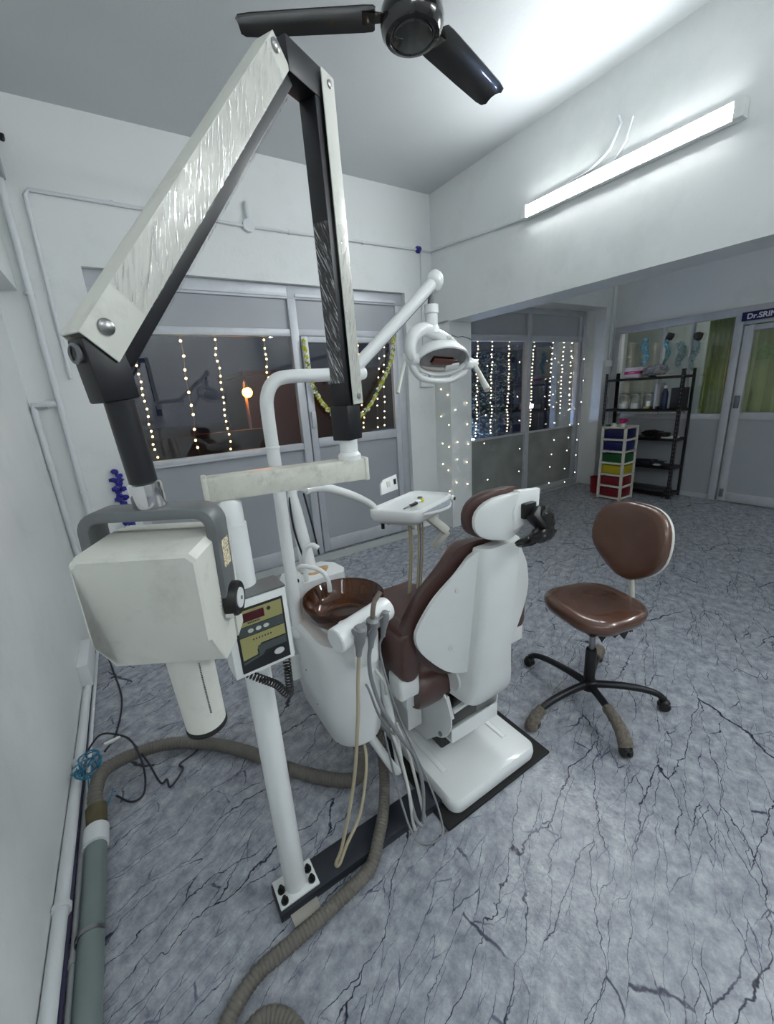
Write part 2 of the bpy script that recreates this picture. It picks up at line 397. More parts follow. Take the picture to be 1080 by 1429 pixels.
# ---- window 2 in the recess
Y2, Y3 = 3.77, 3.83
w = B()
bx(w, 3.15, 5.9, Y2, Y3, 2.40, 2.48, .004); bx(w, 3.15, 5.82, Y2, Y3, 2.07, 2.14, .003); bx(w, 3.15, 5.82, Y2, Y3, .885, .905); bx(w, 3.15, 5.9, Y2-.01, Y3, 0, .085, .003)
bx(w, 4.63, 4.71, Y2-.015, Y3, 0, 2.4, .004); bx(w, 5.74, 5.79, Y2-.005, Y3, .08, 2.4, .004); bx(w, 5.82, 5.9, Y2-.02, Y3, 0, 2.4, .004); bx(w, 3.15, 3.22, Y2, Y3, 0, 2.4)
W2 = struct('window_2', w, FA)
for x0, x1 in ((3.22, 4.63), (4.71, 5.74)):
    obj('transom_panel', bx(B(), x0, x1, Y2+.02, Y2+.03, 2.14, 2.4), M['lam'], W2)
    obj('lower_panel', bx(B(), x0, x1, Y2+.02, Y2+.03, .085, .885), M['lamd'], W2)
    obj('glass_pane', bx(B(), x0, x1, Y2+.022, Y2+.028, .905, 2.07), M['pane'], W2)
# ---- window 3: glazed partition on the far right wall, and door 2
X0, X1 = 6.06, 6.12
w = B()
bx(w, X0, X1, .55, 3.43, 2.12, 2.21, .004); bx(w, X0, X1, 3.36, 3.43, 0, 2.12); bx(w, X0, X1, 2.06, 3.36, .985, 1.05, .003); bx(w, X0, X1, 2.06, 3.36, 0, .06)
for y in (2.80, 2.48): bx(w, X0, X1, y-.012, y+.012, 1.05, 2.12)
W3 = struct('window_3', w, FA)
obj('lower_panel', bx(B(), X0+.01, X0+.02, 2.06, 3.36, .06, .985), M['lam'], W3)
obj('glass_pane', bx(B(), X0+.012, X0+.018, 2.06, 3.36, 1.05, 2.12), M['pane'], W3)
w = bx(B(), X0-.02, X1, 1.98, 2.06, 0, 2.12, .004); bx(w, X0-.01, X1, .55, 1.98, 2.02, 2.06, .003); bx(w, X0-.01, X1, .55, .62, 0, 2.03)
D2 = struct('door_2', w, FA)
lf = B()
bx(lf, X0-.02, X0+.04, 1.88, 1.965, .012, 2.005, .004); bx(lf, X0-.02, X0+.04, .64, .72, .012, 2.005, .004)
bx(lf, X0-.02, X0+.04, .72, 1.88, 1.95, 2.005, .003); bx(lf, X0-.02, X0+.04, .72, 1.88, .99, 1.07, .003); bx(lf, X0-.02, X0+.04, .72, 1.88, .012, .12, .003)
leaf = obj('door_leaf', lf, FA, D2)
obj('lower_panel', bx(B(), X0, X0+.01, .72, 1.88, .12, .99), M['lam'], leaf)
obj('glass_pane', bx(B(), X0, X0+.006, .72, 1.88, 1.07, 1.95), M['pane'], leaf)
obj('door_lock', bx(B(), X0-.045, X0-.02, 1.895, 1.945, 1.12, 1.26, .006), M['alud'], leaf)
obj('door_bolt', bx(B(), X0-.04, X0-.02, 1.90, 1.94, .06, .16, .006), M['alud'], leaf)
# notice taped inside the door glass
nb = bx(B(), X0-.006, X0-.003, 1.58, 1.82, 1.64, 1.79)
tag(obj('paper_notice', nb, pbr('translucent_paper', rgb(120,140,96), .6, var=.25, scale=30)), 'small faded paper notice stuck on the glass of the door', 'notice')
# name board above door 2
S = thing('name_board', 'navy blue name board with white letters above the far right door', 'sign', (X0-.02, 1.6, 2.06))
obj('board', bx(B(), X0-.035, X0-.012, 1.02, 2.0, 2.055, 2.145, .002), pbr('navy_board', rgb(24,26,78), .35), S)
t = text_bm('Dr.SRIN', .074)
bmesh.ops.transform(t, matrix=Matrix(((0,0,-1,X0-.0362),(-1,0,0,1.955),(0,1,0,2.074),(0,0,0,1))), verts=t.verts[:])
obj('lettering', t, pbr('white_lettering', rgb(225,225,235), .5), S)
# ---- the room behind the glass partition
b = bx(B(), 8.4, 8.5, -.5, 4.6, 0, 3.0); struct('wall_cabin_back', b, pbr('green_wall', rgb(156,162,150), .6, var=.1))
b = bx(B(), 6.3, 8.5, 4.5, 4.6, 0, 3.0); struct('wall_cabin_side', b, pbr('cabin_grey', rgb(196,200,196), .6))
b = bx(B(), 6.3, 8.5, -.5, 4.6, -.1, 0); struct('floor_cabin', b, M['lam'])
b = bx(B(), 6.3, 8.5, -.5, 4.6, 3.0, 3.1); struct('ceiling_cabin', b, M['ceil'])
for i, (y0, y1) in enumerate(((2.42, 2.02), (1.97, .8))):
    w = B()
    n = 26; pts = []
    for k in range(n+1):
        y = y0 + (y1-y0)*k/n; pts.append((6.36 + .02*math.sin(k*1.9), y))
    rings = [[(x, y, z) for x, y in pts] + [(x+.006, y, z) for x, y in pts[::-1]] for z in (.2, 2.25)]
    loft(w, rings)
    tag(obj('window_curtain', w, pbr('green_curtain', rgb(146,164,88), .8, var=.12)), ('green curtain hanging behind the glazed partition left of the far door', 'green striped curtain hanging behind the glass of the far door')[i], 'curtain')
# ---- night outside
b = bx(B(), -12, 30, YF+.25, 40, -.4, -.12); struct('ground_outside', b, pbr('dark_asphalt', rgb(60,58,58), .7, var=.3))
b = bx(B(), 3.3, 12, 5.6, 5.75, -.12, 1.0); struct('trim_4', b, pbr('compound_wall', rgb(92,98,112), .8, var=.3, scale=3))
b = bx(B(), -6, 3.0, 9.5, 9.8, -.12, .95); struct('trim_5', b, pbr('old_boundary_wall', rgb(96,78,70), .85, var=.3, scale=3))
b = B()
bx(b, 3.4, 9.0, 13., 16., -.12, 2.3, .05); bx(b, 3.3, 9.1, 12.8, 16.2, 2.3, 2.42)
tag(obj('low_house', b, pbr('dim_red_wall', rgb(78,56,50), .85, var=.2)), 'low dark house across the street lit orange by the street lamp', 'house')
P = thing('street_lamp', 'orange street lamp glowing outside the left window', 'street lamp', (3.94, 15-4, -.12))
sx, sy, sz = 2.89, 11., 1.775
P.location = (sx, sy+.2, -.12)
obj('lamp_post', cyl(B(), (sx, sy+.2, -.12), (sx, sy+.2, sz+.25), .04, n=12), M['alud'], P)
hd = B(); tube(hd, [(sx, sy+.2, sz+.2), (sx, sy+.12, sz+.3), (sx, sy, sz+.16)], .02, 8); lathe(hd, [(.0, .18), (.03, .17), (.06, .13), (.07, .11)], (sx, sy, sz), n=16)
obj('lamp_hood', hd, M['alud'], P)
g = B(); bmesh.ops.create_uvsphere(g, u_segments=16, v_segments=10, radius=.12); bmesh.ops.translate(g, vec=(sx, sy, sz), verts=g.verts[:])
obj('lamp_globe', g, emit('sodium_glow', rgb(255,125,25), 40), P, label='glowing orange bulb globe')
for i, (x, z, l) in enumerate(((9.95, .905, 'white floodlight glowing on the dark wall outside the recess window, left one of two'), (11.3, .905, 'white floodlight glowing on the dark wall outside the recess window, right one of two'))):
    P = thing('flood_light', l, 'floodlight', (x, 8.0, .6))
    obj('lamp_housing', bx(B(), x-.24, x+.24, 8.0, 8.12, z-.08, z+.08, .02), M['alud'], P)
    obj('lamp_lens', bx(B(), x-.21, x+.21, 7.985, 8.0, z-.055, z+.055), emit('flood_white', rgb(235,240,255), 6, False), P)
b = bx(B(), 8.6, 13.5, 7.97, 8.3, -.12, .825); struct('trim_6', b, pbr('dark_wall', rgb(40,40,44), .8))
# bluish courtyard lamp low behind the recess window
P = thing('garden_light', 'bluish white garden light glowing low behind the recess window by the pillar', 'light', (4.75, 4.9, -.12))
obj('lamp_post', cyl(B(), (4.75, 4.9, -.12), (4.75, 4.9, .62), .025, n=12), M['alud'], P)
g = B(); bmesh.ops.create_uvsphere(g, u_segments=14, v_segments=8, radius=.07); bmesh.ops.translate(g, vec=(4.75, 4.9, .68), verts=g.verts[:])
obj('lamp_globe', g, emit('garden_glow', rgb(170,200,255), 70), P)
# shrub lit by it
sh = B(); rnd = random.Random(3)
for k in range(1500):
    x = 4.5 + rnd.random()*1.55; y = 5.1 + rnd.random()*.45; z = .0 + (rnd.random()**.7)*2.1
    a = rnd.random()*PI; s = .018 + .022*rnd.random(); t = rnd.random()*1.2-.6
    u = V((math.cos(a), math.sin(a)*.5, t)).normalized()*s; v = V((-math.sin(a)*.5, .3, math.cos(a))).normalized()*s*.5
    c = V((x, y, z)); q = [sh.verts.new(c+u), sh.verts.new(c+v), sh.verts.new(c-u), sh.verts.new(c-v)]; sh.faces.new(q)
S = thing('shrub', 'dark leafy shrub outside the recess window lit bluish from below', 'shrub', (5.6, 5.3, -.12))
obj('foliage', sh, pbr('leaf_dark', rgb(120,140,130), .5, var=.4, scale=9), S)
st = B()
for k in range(7): tube(st, [(4.5+.4*k, 5.3, -.12), (4.55+.4*k, 5.32, .7), (4.45+.42*k, 5.3, 1.6)], .012, 6, 4)
obj('stems', st, pbr('bark', rgb(80,70,60), .8), S)

# ================================================================== ROOM LIGHTS AND ADDED FILL LIGHTS
def batten(name, label, c, L, axis, nrm, strength, col=rgb(250,254,254)):
    """surface batten: housing, glowing diffuser, two end caps; c = point on the wall"""
    c = V(c); ax = V(axis); nr = V(nrm); up = V((0,0,1)) if abs(nr.z) < .5 else V((0,1,0))
    R = Matrix(((ax.x, nr.x, up.x, 0), (ax.y, nr.y, up.y, 0), (ax.z, nr.z, up.z, 0), (0,0,0,1)))
    T = thing(name, label, 'tube light', c, 'tube lights')
    obj('housing', box(B(), c+nr*.023, (L, .046, .088), R, .004), M['whitep'], T)
    obj('diffuser', box(B(), c+nr*.043, (L-.07, .022, .076), R, .006, 3), emit('tube_glow_%g' % strength, col, strength), T, label='glowing white diffuser')
    for s in (-1, 1): obj('end_cap', box(B(), c+nr*.03+ax*(s*(L/2-.012)), (.05, .062, .09), R, .006), M['whitep'], T)
    return T
batten('tube_light', 'bright white LED batten light on the wall above the beam', (2.999, 1.80, 2.815), 1.36, (0,-1,0), (-1,0,0), 24)
batten('tube_light', 'LED batten light on the beam wall beside the camera', (2.999, -.75, 2.815), 1.36, (0,-1,0), (-1,0,0), 36)  # extra lamp out of view, added to brighten the left wall
batten('tube_light', 'LED batten light on the back wall behind the camera', (1.2, YB+.001, 3.12), 1.36, (1,0,0), (0,1,0), 10)  # unseen fill added to even out the room light
batten('tube_light', 'LED batten light high on the left wall behind the camera', (-.369, -1.1, 2.85), 1.36, (0,1,0), (1,0,0), 13)  # added fill behind the camera, lights the beam wall side
batten('tube_light', 'LED batten light under the recess ceiling near the back wall', (4.7, -1.2, H-.001), 1.2, (0,1,0), (0,0,-1), 380)
batten('tube_light', 'LED batten light in the cabin behind the partition', (7.4, 2.2, 2.999), 1.2, (0,1,0), (0,0,-1), 190)  # lamp out of view, put in to light the room behind the glass

# ================================================================== CONDUITS AND WALL FITTINGS
WP = M['wallpipe']
def conduit(pts, r, label, clips=(), name='conduit_pipe', mat=None):
    T = thing(name, label, 'conduit', pts[0], 'conduits on the walls')
    obj('pipe', tube(B(), pts, r, 10, 0), mat or WP, T)
    for p, d in clips:
        obj('clip', cyl(B(), V(p)-V(d)*.009, V(p)+V(d)*.009, r*1.35, n=12), WP, T)
    return T
yc = YF-.013
hz = [(-.185, yc, 2.5), (-.185, yc, 2.86), (-.16, yc, 2.885), (1.15, yc, 2.865), (2.98, yc, 2.885)]
ex = (1,0,0); ez = (0,0,1)
conduit([(-.215, yc, 1.78), (-.20, yc, 2.86), (-.175, yc, 2.89), (1.15, yc, 2.868), (2.985, yc, 2.885)], .012, 'thin white conduit running along the front wall above the windows', [((.26,yc,2.885),ex), ((.8,yc,2.875),ex), ((1.5,yc,2.87),ex), ((2.2,yc,2.875),ex), ((-.205,yc,2.4),ez)])
jb = cyl(B(), (1.165, YF, 2.87), (1.165, YF-.035, 2.87), .045, n=24)
J = thing('junction_box', 'round white junction box with a stub pipe on the front wall conduit', 'junction box', (1.165, YF, 2.87))
obj('box_body', jb, WP, J); obj('stub_pipe', tube(B(), [(1.165, YF-.018, 2.9), (1.165, YF-.018, 2.99), (1.168, YF-.018, 3.03)], .016, 10, 4), WP, J)
conduit([(-.325, YF-.022, .03), (-.315, YF-.022, 1.6), (-.30, YF-.022, 3.0)], .02, 'thick white pipe standing beside the left corner of the front wall', [((-.32,YF-.022,1.0),ez), ((-.31,YF-.022,2.3),ez)])
conduit([(-.33, YF-.05, 1.62), (-.455, YF-.05, 1.62), (-.455, YF-.05, 1.58), (-.455, YF-.03, .12)], .019, 'white elbow pipe turning down the left room corner', [((-.37,YF-.05,1.62),ex), ((-.455,YF-.045,1.2),ez)])
conduit([(CX0-.012, 3.655, 2.885), (CX0-.012, 2.5, 2.79)], .011, 'thin white conduit from the front wall to the bright tube light', [((CX0-.012, 3.2, 2.848), (0,1,0))])
conduit([(2.86, yc, 2.87), (2.85, yc, 1.9), (2.84, yc, 1.75)], .009, 'thin vertical conduit between the glass door and the pillar')
conduit([(CX0-.012, 2.2, 2.87), (CX0-.012, 1.95, 2.89), (CX0-.012, 1.83, 2.95), (CX0-.012, 1.77, 3.06), (CX0-.012, 1.79, 3.10)], .010, 'bent white conduit looping above the bright tube light')
conduit([(CX0-.012, 1.80, 2.87), (CX0-.012, 1.73, 2.95), (CX0-.012, 1.70, 3.06)], .008, 'short curved white conduit rising from the middle of the bright tube light')
tag(obj('bulb_holder', lathe(B(), [(0,0), (.03,0), (.034,.015), (.024,.03), (.02,.045), (0,.046)], (2.83, YF-.001, 2.885), (0,-1,0), 20), pbr('blue_plastic', rgb(30,40,130), .4)), 'small blue bulb holder at the right end of the front wall conduit', 'bulb holder')
tag(obj('wall_box', bx(B(), -.369, -.272, 3.52, YF, 2.925, 3.06, .004), M['lam']), 'small grey wall box at the top left edge of the photo', 'box')
tag(obj('cable_stub', tube(B(), [(-.262, YF-.002, 3.16), (-.25, YF-.03, 3.14), (-.235, YF-.04, 3.12), (-.232, YF-.035, 3.15)], .011, 8), M['blackp']), 'short black cable stub on the front wall at the left photo edge', 'cable')
S = thing('switch_plate', 'white switch plate with conduit on the corner beside the rack', 'switch', (5.98, 3.468, 1.75))
obj('plate', bx(B(), 5.90, 6.06, 3.43, 3.469, 1.70, 1.79, .006), M['whitep'], S); obj('conduit', tube(B(), [(5.99, 3.455, 1.79), (5.99, 3.455, 2.6), (5.99, 3.455, H-.01)], .011, 8, 0), WP, S)
S = thing('switch_board', 'flat white switch board on the front wall left of the pillar', 'switch', (2.87, YF-.001, 1.62))
obj('plate', bx(B(), 2.79, 2.97, 3.63, YF-.001, 1.58, 1.78, .006), M['whitep'], S)
obj('switch', bx(B(), 2.82, 2.85, 3.622, 3.631, 1.65, 1.70, .003), M['lam'], S); obj('switch', bx(B(), 2.88, 2.91, 3.622, 3.631, 1.65, 1.70, .003), M['lam'], S)

# ---- pipes along the foot of the left wall
conduit([(XL+.022, .5, .105), (XL+.022, 1.1, .085), (XL+.022, 2.2, .05), (XL+.022, 3.5, .035)], .021, 'white pipe along the foot of the left wall', [((XL+.022,1.33,.077),(0,1,0)), ((XL+.022,2.0,.055),(0,1,0))])
conduit([(-.432, .5, .018), (-.432, 1.6, .016), (-.432, 3.2, .016)], .010, 'thin white pipe lying on the floor by the left wall', [((-.432,1.2,.016),(0,1,0))])
conduit([(-.447, .5, .045), (-.447, 1.7, .03), (-.45, 3.3, .03)], .008, 'dark purple cable between the two white floor pipes', (), 'wall_cable', pbr('purple_cable', rgb(66,62,92), .5))
T = thing('drain_pipe', 'grey PVC drain pipe with white coupling on the floor by the left wall', 'pipe', (-.385, .5, .036))
obj('pipe', tube(B(), [(-.389, .45, .037), (-.383, 1.55, .037)], .035, 20, 0), M['pvc'], T)
obj('coupling', lathe(B(), [(.030,0), (.041,0), (.041,.075), (.033,.08), (.030,.08)], (-.383, 1.53, .042), (0.0,1,0), 24), WP, T, label='white coupling')
obj('pipe_clip', lathe(B(), [(.0355,0), (.0385,.0), (.0385,.014), (.0355,.014)], (-.388, 1.22, .037), (0,1,0), 20), M['steel'], T, label='metal clip')
# ---- corner box and tall trunking near the left corner
tag(obj('pipe_cover', bx(B(), XL, XL+.055, 2.62, 2.95, .05, .19, .004), WP), 'white boxed pipe cover low on the left wall behind the x-ray head', 'pipe cover')
# ================================================================== CEILING FAN
FC = V((1.249, 1.599, 2.9))
T = thing('ceiling_fan', 'black three-blade ceiling fan', 'fan', (FC.x, FC.y, H))
obj('down_rod', cyl(B(), (FC.x, FC.y, 2.98), (FC.x, FC.y, H-.05), .013), M['blackp'], T)
obj('canopy', lathe(B(), [(0,0), (.06,0), (.055,-.05), (.02,-.09), (0,-.09)], (FC.x, FC.y, H-.001), n=24), M['blackp'], T)
gl = pbr('glossy_black_fan', rgb(16,16,18), .2, var=.2, coat=.5)
obj('motor_housing', lathe(B(), [(0,.09), (.05,.09), (.09,.07), (.118,.03), (.122,-.005), (.118,-.028), (.104,-.046), (.088,-.050), (.084,-.044), (.079,-.044), (.075,-.050), (.03,-.055), (0,-.056)], FC, n=48), gl, T)
for a in (149, 16, 268):
    a = math.radians(a); u = V((math.cos(a), math.sin(a), 0)); v = V((-math.sin(a), math.cos(a), 0)); w = V((0,0,1))
    rings = []
    prof = [(.140,.060), (.148,.070), (.18,.073), (.42,.070), (.60,.066), (.645,.060), (.66,.040)]
    for r, hw in prof:
        c = FC + u*r + w*(.012)
        tw = -.13
        rings.append([c + v*(hw*k) + w*(hw*k*tw) + w*(.012*(1-k*k)) for k in (-1,-.75,-.3,.3,.75,1)] + [c + v*(hw*k) + w*(hw*k*tw) + w*(.012*(1-k*k)+.004) for k in (1,.75,.3,-.3,-.75,-1)])
    bl = obj('blade', loft(B(), rings), pbr('fan_blade', rgb(34,33,34), .3, var=.45, scale=5, coat=.35), T)
    obj('blade_iron', prism(B(), [FC+u*.10+v*.018+w*.012, FC+u*.10-v*.018+w*.012, FC+u*.19-v*.03+w*.016, FC+u*.19+v*.03+w*.016], w*.006), gl, bl)

# ================================================================== DENTAL X-RAY UNIT ON ITS FLOOR STAND
PX, PY = .178, 1.003
SX = (PX, PY, 0)
T = thing('xray_unit', 'dental x-ray machine with long folding arm on a white floor post', 'x-ray machine', SX)
obj('floor_channel', bx(B(), .107, .80, .945, 1.045, 0, .034, .003), M['navy'], T, label='dark slate steel floor channel')
bp = obj('base_plate', bx(B(), .113, .243, .955, 1.045, .034, .042, .002), M['white'], T)
for dx in (-.052, .052):
    for dy in (-.035, .012) if dx > 0 else (-.045, 0.0):
        x, y = .178+dx*.9, 1.003+dy*.75
        b = cyl(B(), (x, y, .042), (x, y, .049), .0115, n=20); cyl(b, (x, y, .049), (x, y, .059), .0085, n=6); cyl(b, (x, y, .059), (x, y, .066), .005, n=10)
        obj('bolt', b, M['blackp'], bp)
pb = cyl(B(), (PX, PY, .042), (PX, PY, 1.27), .0345, n=32)
post = obj('post', pb, M['white'], T)
obj('post_collar', lathe(B(), [(.031,1.268), (.0315,1.275), (.0315,1.325), (.026,1.334), (0,1.334)], (PX, PY, 0), n=28), M['white'], post)
# horizontal extension arm, box section
AX, AY = .490, .958
ua = (V((AX, AY, 0))-V((PX, PY, 0))).normalized()
b = obar(B(), V((PX, PY, 1.362))-ua*.042, V((AX, AY, 1.362))+ua*.035, (0,0,1), .058, .056, .004)
arm = obj('extension_arm', b, M['ivorys'], T)
for s, p in ((-1, V((PX, PY, 1.362))-ua*.042), (1, V((AX, AY, 1.362))+ua*.035)):
    obj('end_cap', obar(B(), p-ua*.006, p+ua*.006, (0,0,1), .062, .060, .003), M['ivorys'], arm)
obj('pivot_stub', lathe(B(), [(.030,0), (.030,.012), (.0235,.02), (.0235,.06), (0,.06)], (AX, AY, 1.388), n=28), M['white'], arm)
# arm plane
PHI = math.radians(210.5); hd = V((math.cos(PHI), math.sin(PHI), 0)); md = V((-math.sin(PHI), math.cos(PHI), 0)); md = -md if md.y > 0 else md   # md faces the camera side
zz = V((0,0,1)); A0 = V((AX, AY, 1.44))
lb = B(); obar(lb, A0, A0+zz*.085+hd*.0, md, .062, .052, .003)
low = obj('pivot_bracket', lb, M['black'], T)
K0 = A0 + zz*.075 - hd*.000; K1 = V((.474, .949, 2.165)) 
uL = (K1-K0).normalized()
lk = obj('lower_arm_link', obar(B(), K0-uL*.02, K1, md, .046, .042, .003, on=0), M['black'], T)
# which sign of n points to hd?
nL = md.cross(uL).normalized(); sgn = 1 if nL.dot(hd) > 0 else -1
def ucover(P, Q, side, wn, wm, tk, nsgn, taper=0.):
    """U-channel cover open towards +n*nsgn"""
    b = B(); P, Q = V(P), V(Q); u = (Q-P).normalized(); m = (V(side)-u*V(side).dot(u)).normalized()
    obar(b, P, Q, m, tk, wm, .0015, on=-nsgn*(wn/2-tk/2))
    for s in (-1, 1): obar(b, P, Q, m, wn, tk, .001, om=s*(wm/2-tk/2))
    return b
cv = obj('lower_arm_cover', ucover(K0+uL*.012, K1+uL*.022, md, .046, .058, .003, sgn), M['ivory'], lk)
if True:   # shift cover away from the open side
    cv.location = cv.location - nL*sgn*.020
for P in (K0+uL*.03, K1+uL*.004):
    q = P + md*.029 - nL*sgn*.022
    obj('screw', lathe(B(), [(.0075,0), (.007,.003), (.004,.0042), (0,.0042)], q, md, 16), M['steel'], lk)
# knuckle
W0 = V((-.001, .671, 1.628)); E1 = V((.384, .897, 2.158))
kb = obj('elbow_knuckle', obar(B(), K1-hd*.03+zz*.0, E1-hd*.0+zz*.0, md, .055, .046, .003), M['black'], T)
uU = (E1-W0).normalized(); nU = md.cross(uU).normalized(); sU = 1 if nU.z < 0 else -1       # inner side looks down
ul = obj('upper_arm_link', obar(B(), W0, E1-uU*.02, md, .046, .034, .003, on=sU*.015), M['black'], T)
ucv = obj('upper_arm_cover', ucover(W0-uU*.009, E1-uU*.012, md, .053, .042, .003, sU), M['ivory'], ul)
ucv.location = ucv.location - nU*sU*.008
for P, o_ in ((W0+uU*.018, -.014), (E1-uU*.028, -.020)):
    q = P + md*.0212 + nU*sU*o_
    sb = lathe(B(), [(.0105,0), (.0100,.003), (.006,.0055), (0,.006)], q, md, 20)
    obj('screw', sb, M['steel'], ul, label='steel cross-head screw')
# cling film stretched over both covers: streaky sheets with a real crinkle
def film(P, Q, m, half, om, nn, on, t0, t1, seed, rows=46, name='plastic_wrap', par=None):
    b = B(); uvl = b.loops.layers.uv.new('uv'); P, Q = V(P), V(Q); rnd = random.Random(seed); u = (Q-P)
    nc = 10; G = []
    for i in range(rows+1):
        t = t0 + (t1-t0)*i/rows; row = []
        for j in range(nc+1):
            s = -1 + 2*j/nc
            h = .0016*mnoise.noise(V((t*46+s*1.5, s*1.1, seed)))
            row.append((b.verts.new(P + u*t + nn*(on + half*s) + m*(om + .0012 + abs(h))), t, s))
        G.append(row)
    for i in range(rows):
        for j in range(nc):
            q = (G[i][j], G[i+1][j], G[i+1][j+1], G[i][j+1]); f = b.faces.new([x[0] for x in q])
            for l, x in zip(f.loops, q): l[uvl].uv = (x[1]*95 + x[2]*7 + seed, x[2]*1.3)
    return obj(name, b, M['film'], par)
film(W0, E1, md, .0265, .0212, nU*sU, -.008, .1, .93, 1.3, par=ul)
film(K0, K1, md, .023, .0292, nL*sgn, -.020, .03, .62, 5.1, par=lk)
nI = nU*sU
def film_b(P, Q, nrm, wid, off, t0, t1, seed, par): return film(P, Q, nrm, wid, off, md, 0, t0, t1, seed, par=par)
film_b(W0, E1, nI, .017, .0392, .1, .93, 2.2, ul)
film_b(K0, K1, nL*sgn, .021, .0232, .1, .62, 7.2, lk)
# wrist: bracket block, drop tube, chrome collar
tl = (V((.006, .676, 1.44)) - V((-.003, .671, 1.60))).normalized()      # downwards, slightly leaning
wb = obar(B(), W0+zz*.012-tl*.0-hd*(-.004), W0+tl*.066, md, .050, .034, .003)
wr = obj('wrist_bracket', wb, M['black'], T)
q = W0 + hd*.030 + tl*.008
obj('cable_grommet', lathe(B(), [(.008,0), (.012,0), (.0125,.003), (.009,.005), (.008,.003)], q, hd, 20), M['grey'], wr)
C0 = W0 + tl*.066 - hd*.004; C1 = C0 + tl*.115
dt = obj('drop_tube', cyl(B(), C0, C1, .0185, n=28), M['black'], T)
obj('chrome_collar', lathe(B(), [(.0185,-.002), (.0225,0), (.0225,.034), (.0215,.036), (0,.036)], C1, tl, 32), M['chrome'], dt)
# yoke + head, local frame (r, f, up)
aY = math.radians(-29); r_ = V((math.cos(aY), math.sin(aY), 0)); f_ = V((math.sin(aY), -math.cos(aY), 0))
r_ = (r_ - zz*.028).normalized(); upv = r_.cross(f_)*-1 if r_.cross(f_).z < 0 else r_.cross(f_); upv = upv.normalized()
O = C1 + tl*.036                                      # top of yoke
def H_(a, b, c): return O + r_*a + f_*b + upv*c
pt = math.radians(2); up2 = (upv*math.cos(pt) + f_*math.sin(pt)); f2 = (f_*math.cos(pt) - upv*math.sin(pt))
def J_(a, b, c): return O + r_*(a+.004) + f2*b + up2*(c+.156) - upv*.156     # the head hangs tilted in its yoke
tk = .016; hw = .097; hh = .150; rc = .03
path = []
outer = [(-hw, -hh)] + [(-hw+rc-rc*math.cos(t), -rc+rc*math.sin(t)) for t in [PI/2*k/6 for k in range(7)]] + [(hw-rc+rc*math.sin(t), -rc+rc*math.cos(t)) for t in [PI/2*k/6 for k in range(7)]] + [(hw, -hh)]
ri = rc-tk*.9
inner = [(hw-tk, -hh)] + [(hw-tk-ri+ri*math.cos(t), -tk-ri+ri*math.sin(t)) for t in [PI/2*k/6 for k in range(7)]] + [(-hw+tk+ri-ri*math.sin(t), -tk-ri+ri*math.cos(t)) for t in [PI/2*k/6 for k in range(7)]] + [(-hw+tk, -hh)]
yo = prism(B(), [H_(x, -.025, z) for x, z in outer+inner], f_*.050, .003)
yk = obj('yoke', yo, M['grey'], T)
lab = B(); prism(lab, [H_(hw+.0003, y, z) for y, z in ((-.014,-.055), (.014,-.055), (.014,-.098), (-.014,-.098))], r_*.0005)
m, nt, out = new_mat('warning_label'); bb = N(nt, 'ShaderNodeBsdfPrincipled'); tc = N(nt, 'ShaderNodeTexCoord'); nz = N(nt, 'ShaderNodeTexNoise'); nz.inputs['Scale'].default_value = 420; nz.inputs['Detail'].default_value = 2
rp = N(nt, 'ShaderNodeValToRGB'); rp.color_ramp.elements[0].position = .44; rp.color_ramp.elements[0].color = rgb(120,112,90); rp.color_ramp.elements[1].position = .5; rp.color_ramp.elements[1].color = rgb(228,218,186)
nt.links.new(tc.outputs['Object'], nz.inputs['Vector']); nt.links.new(nz.outputs['Fac'], rp.inputs['Fac']); nt.links.new(rp.outputs['Color'], bb.inputs['Base Color']); nt.links.new(bb.outputs[0], out.inputs['Surface'])
obj('warning_label', lab, m, yk)
# head: two wedge shells with a seam
yb2 = lambda y: y if y < .03 else .03 + (y-.03)*.25      # the lower front slopes back
hb = B()
rf = []
for y, ins, dz in ((-.012, 0, 0), (.070, .001, .001), (.077, .003, .003), (.080, .007, .008)):
    wt = .085-ins; zt = -.041-dz; zb = -.240+ins*.6; zm = -.178; wb_ = .084-ins
    c = .009
    rf.append([J_(-wt+c, y, zt), J_(wt-c, y, zt), J_(wt, y, zt-c), J_(wt, y, zm), J_(wb_, yb2(y), zb), J_(-wb_, yb2(y), zb), J_(-wt, y, zm), J_(-wt, y, zt-c)])
loft(hb, rf)
head = obj('xray_head', hb, M['ivory'], T, ang=25)
hb = B(); rf = []
for y, ins, dz in ((-.070, .012, .016), (-.062, .003, .005), (-.021, 0, 0)):
    wt = .085-ins; zt = -.041-dz; zb = -.240+ins*.6; zm = -.178; wb_ = .084-ins; c = .009
    rf.append([J_(-wt+c, y, zt), J_(wt-c, y, zt), J_(wt, y, zt-c), J_(wt, y, zm), J_(wb_, yb2(y), zb), J_(-wb_, yb2(y), zb), J_(-wt, y, zm), J_(-wt, y, zt-c)])
loft(hb, rf); obj('rear_shell', hb, M['ivory'], head, ang=25)
sm = B(); rf = []
for y in (-.0215, -.0115):
    wt, zt, zb, zm, wb_, c = .079, -.045, -.236, -.178, .077, .009
    rf.append([J_(-wt+c, y, zt), J_(wt-c, y, zt), J_(wt, y, zt-c), J_(wt, y, zm), J_(wb_, yb2(y), zb), J_(-wb_, yb2(y), zb), J_(-wt, y, zm), J_(-wt, y, zt-c)])
loft(sm, rf); obj('seam_strip', sm, M['grey'], head)
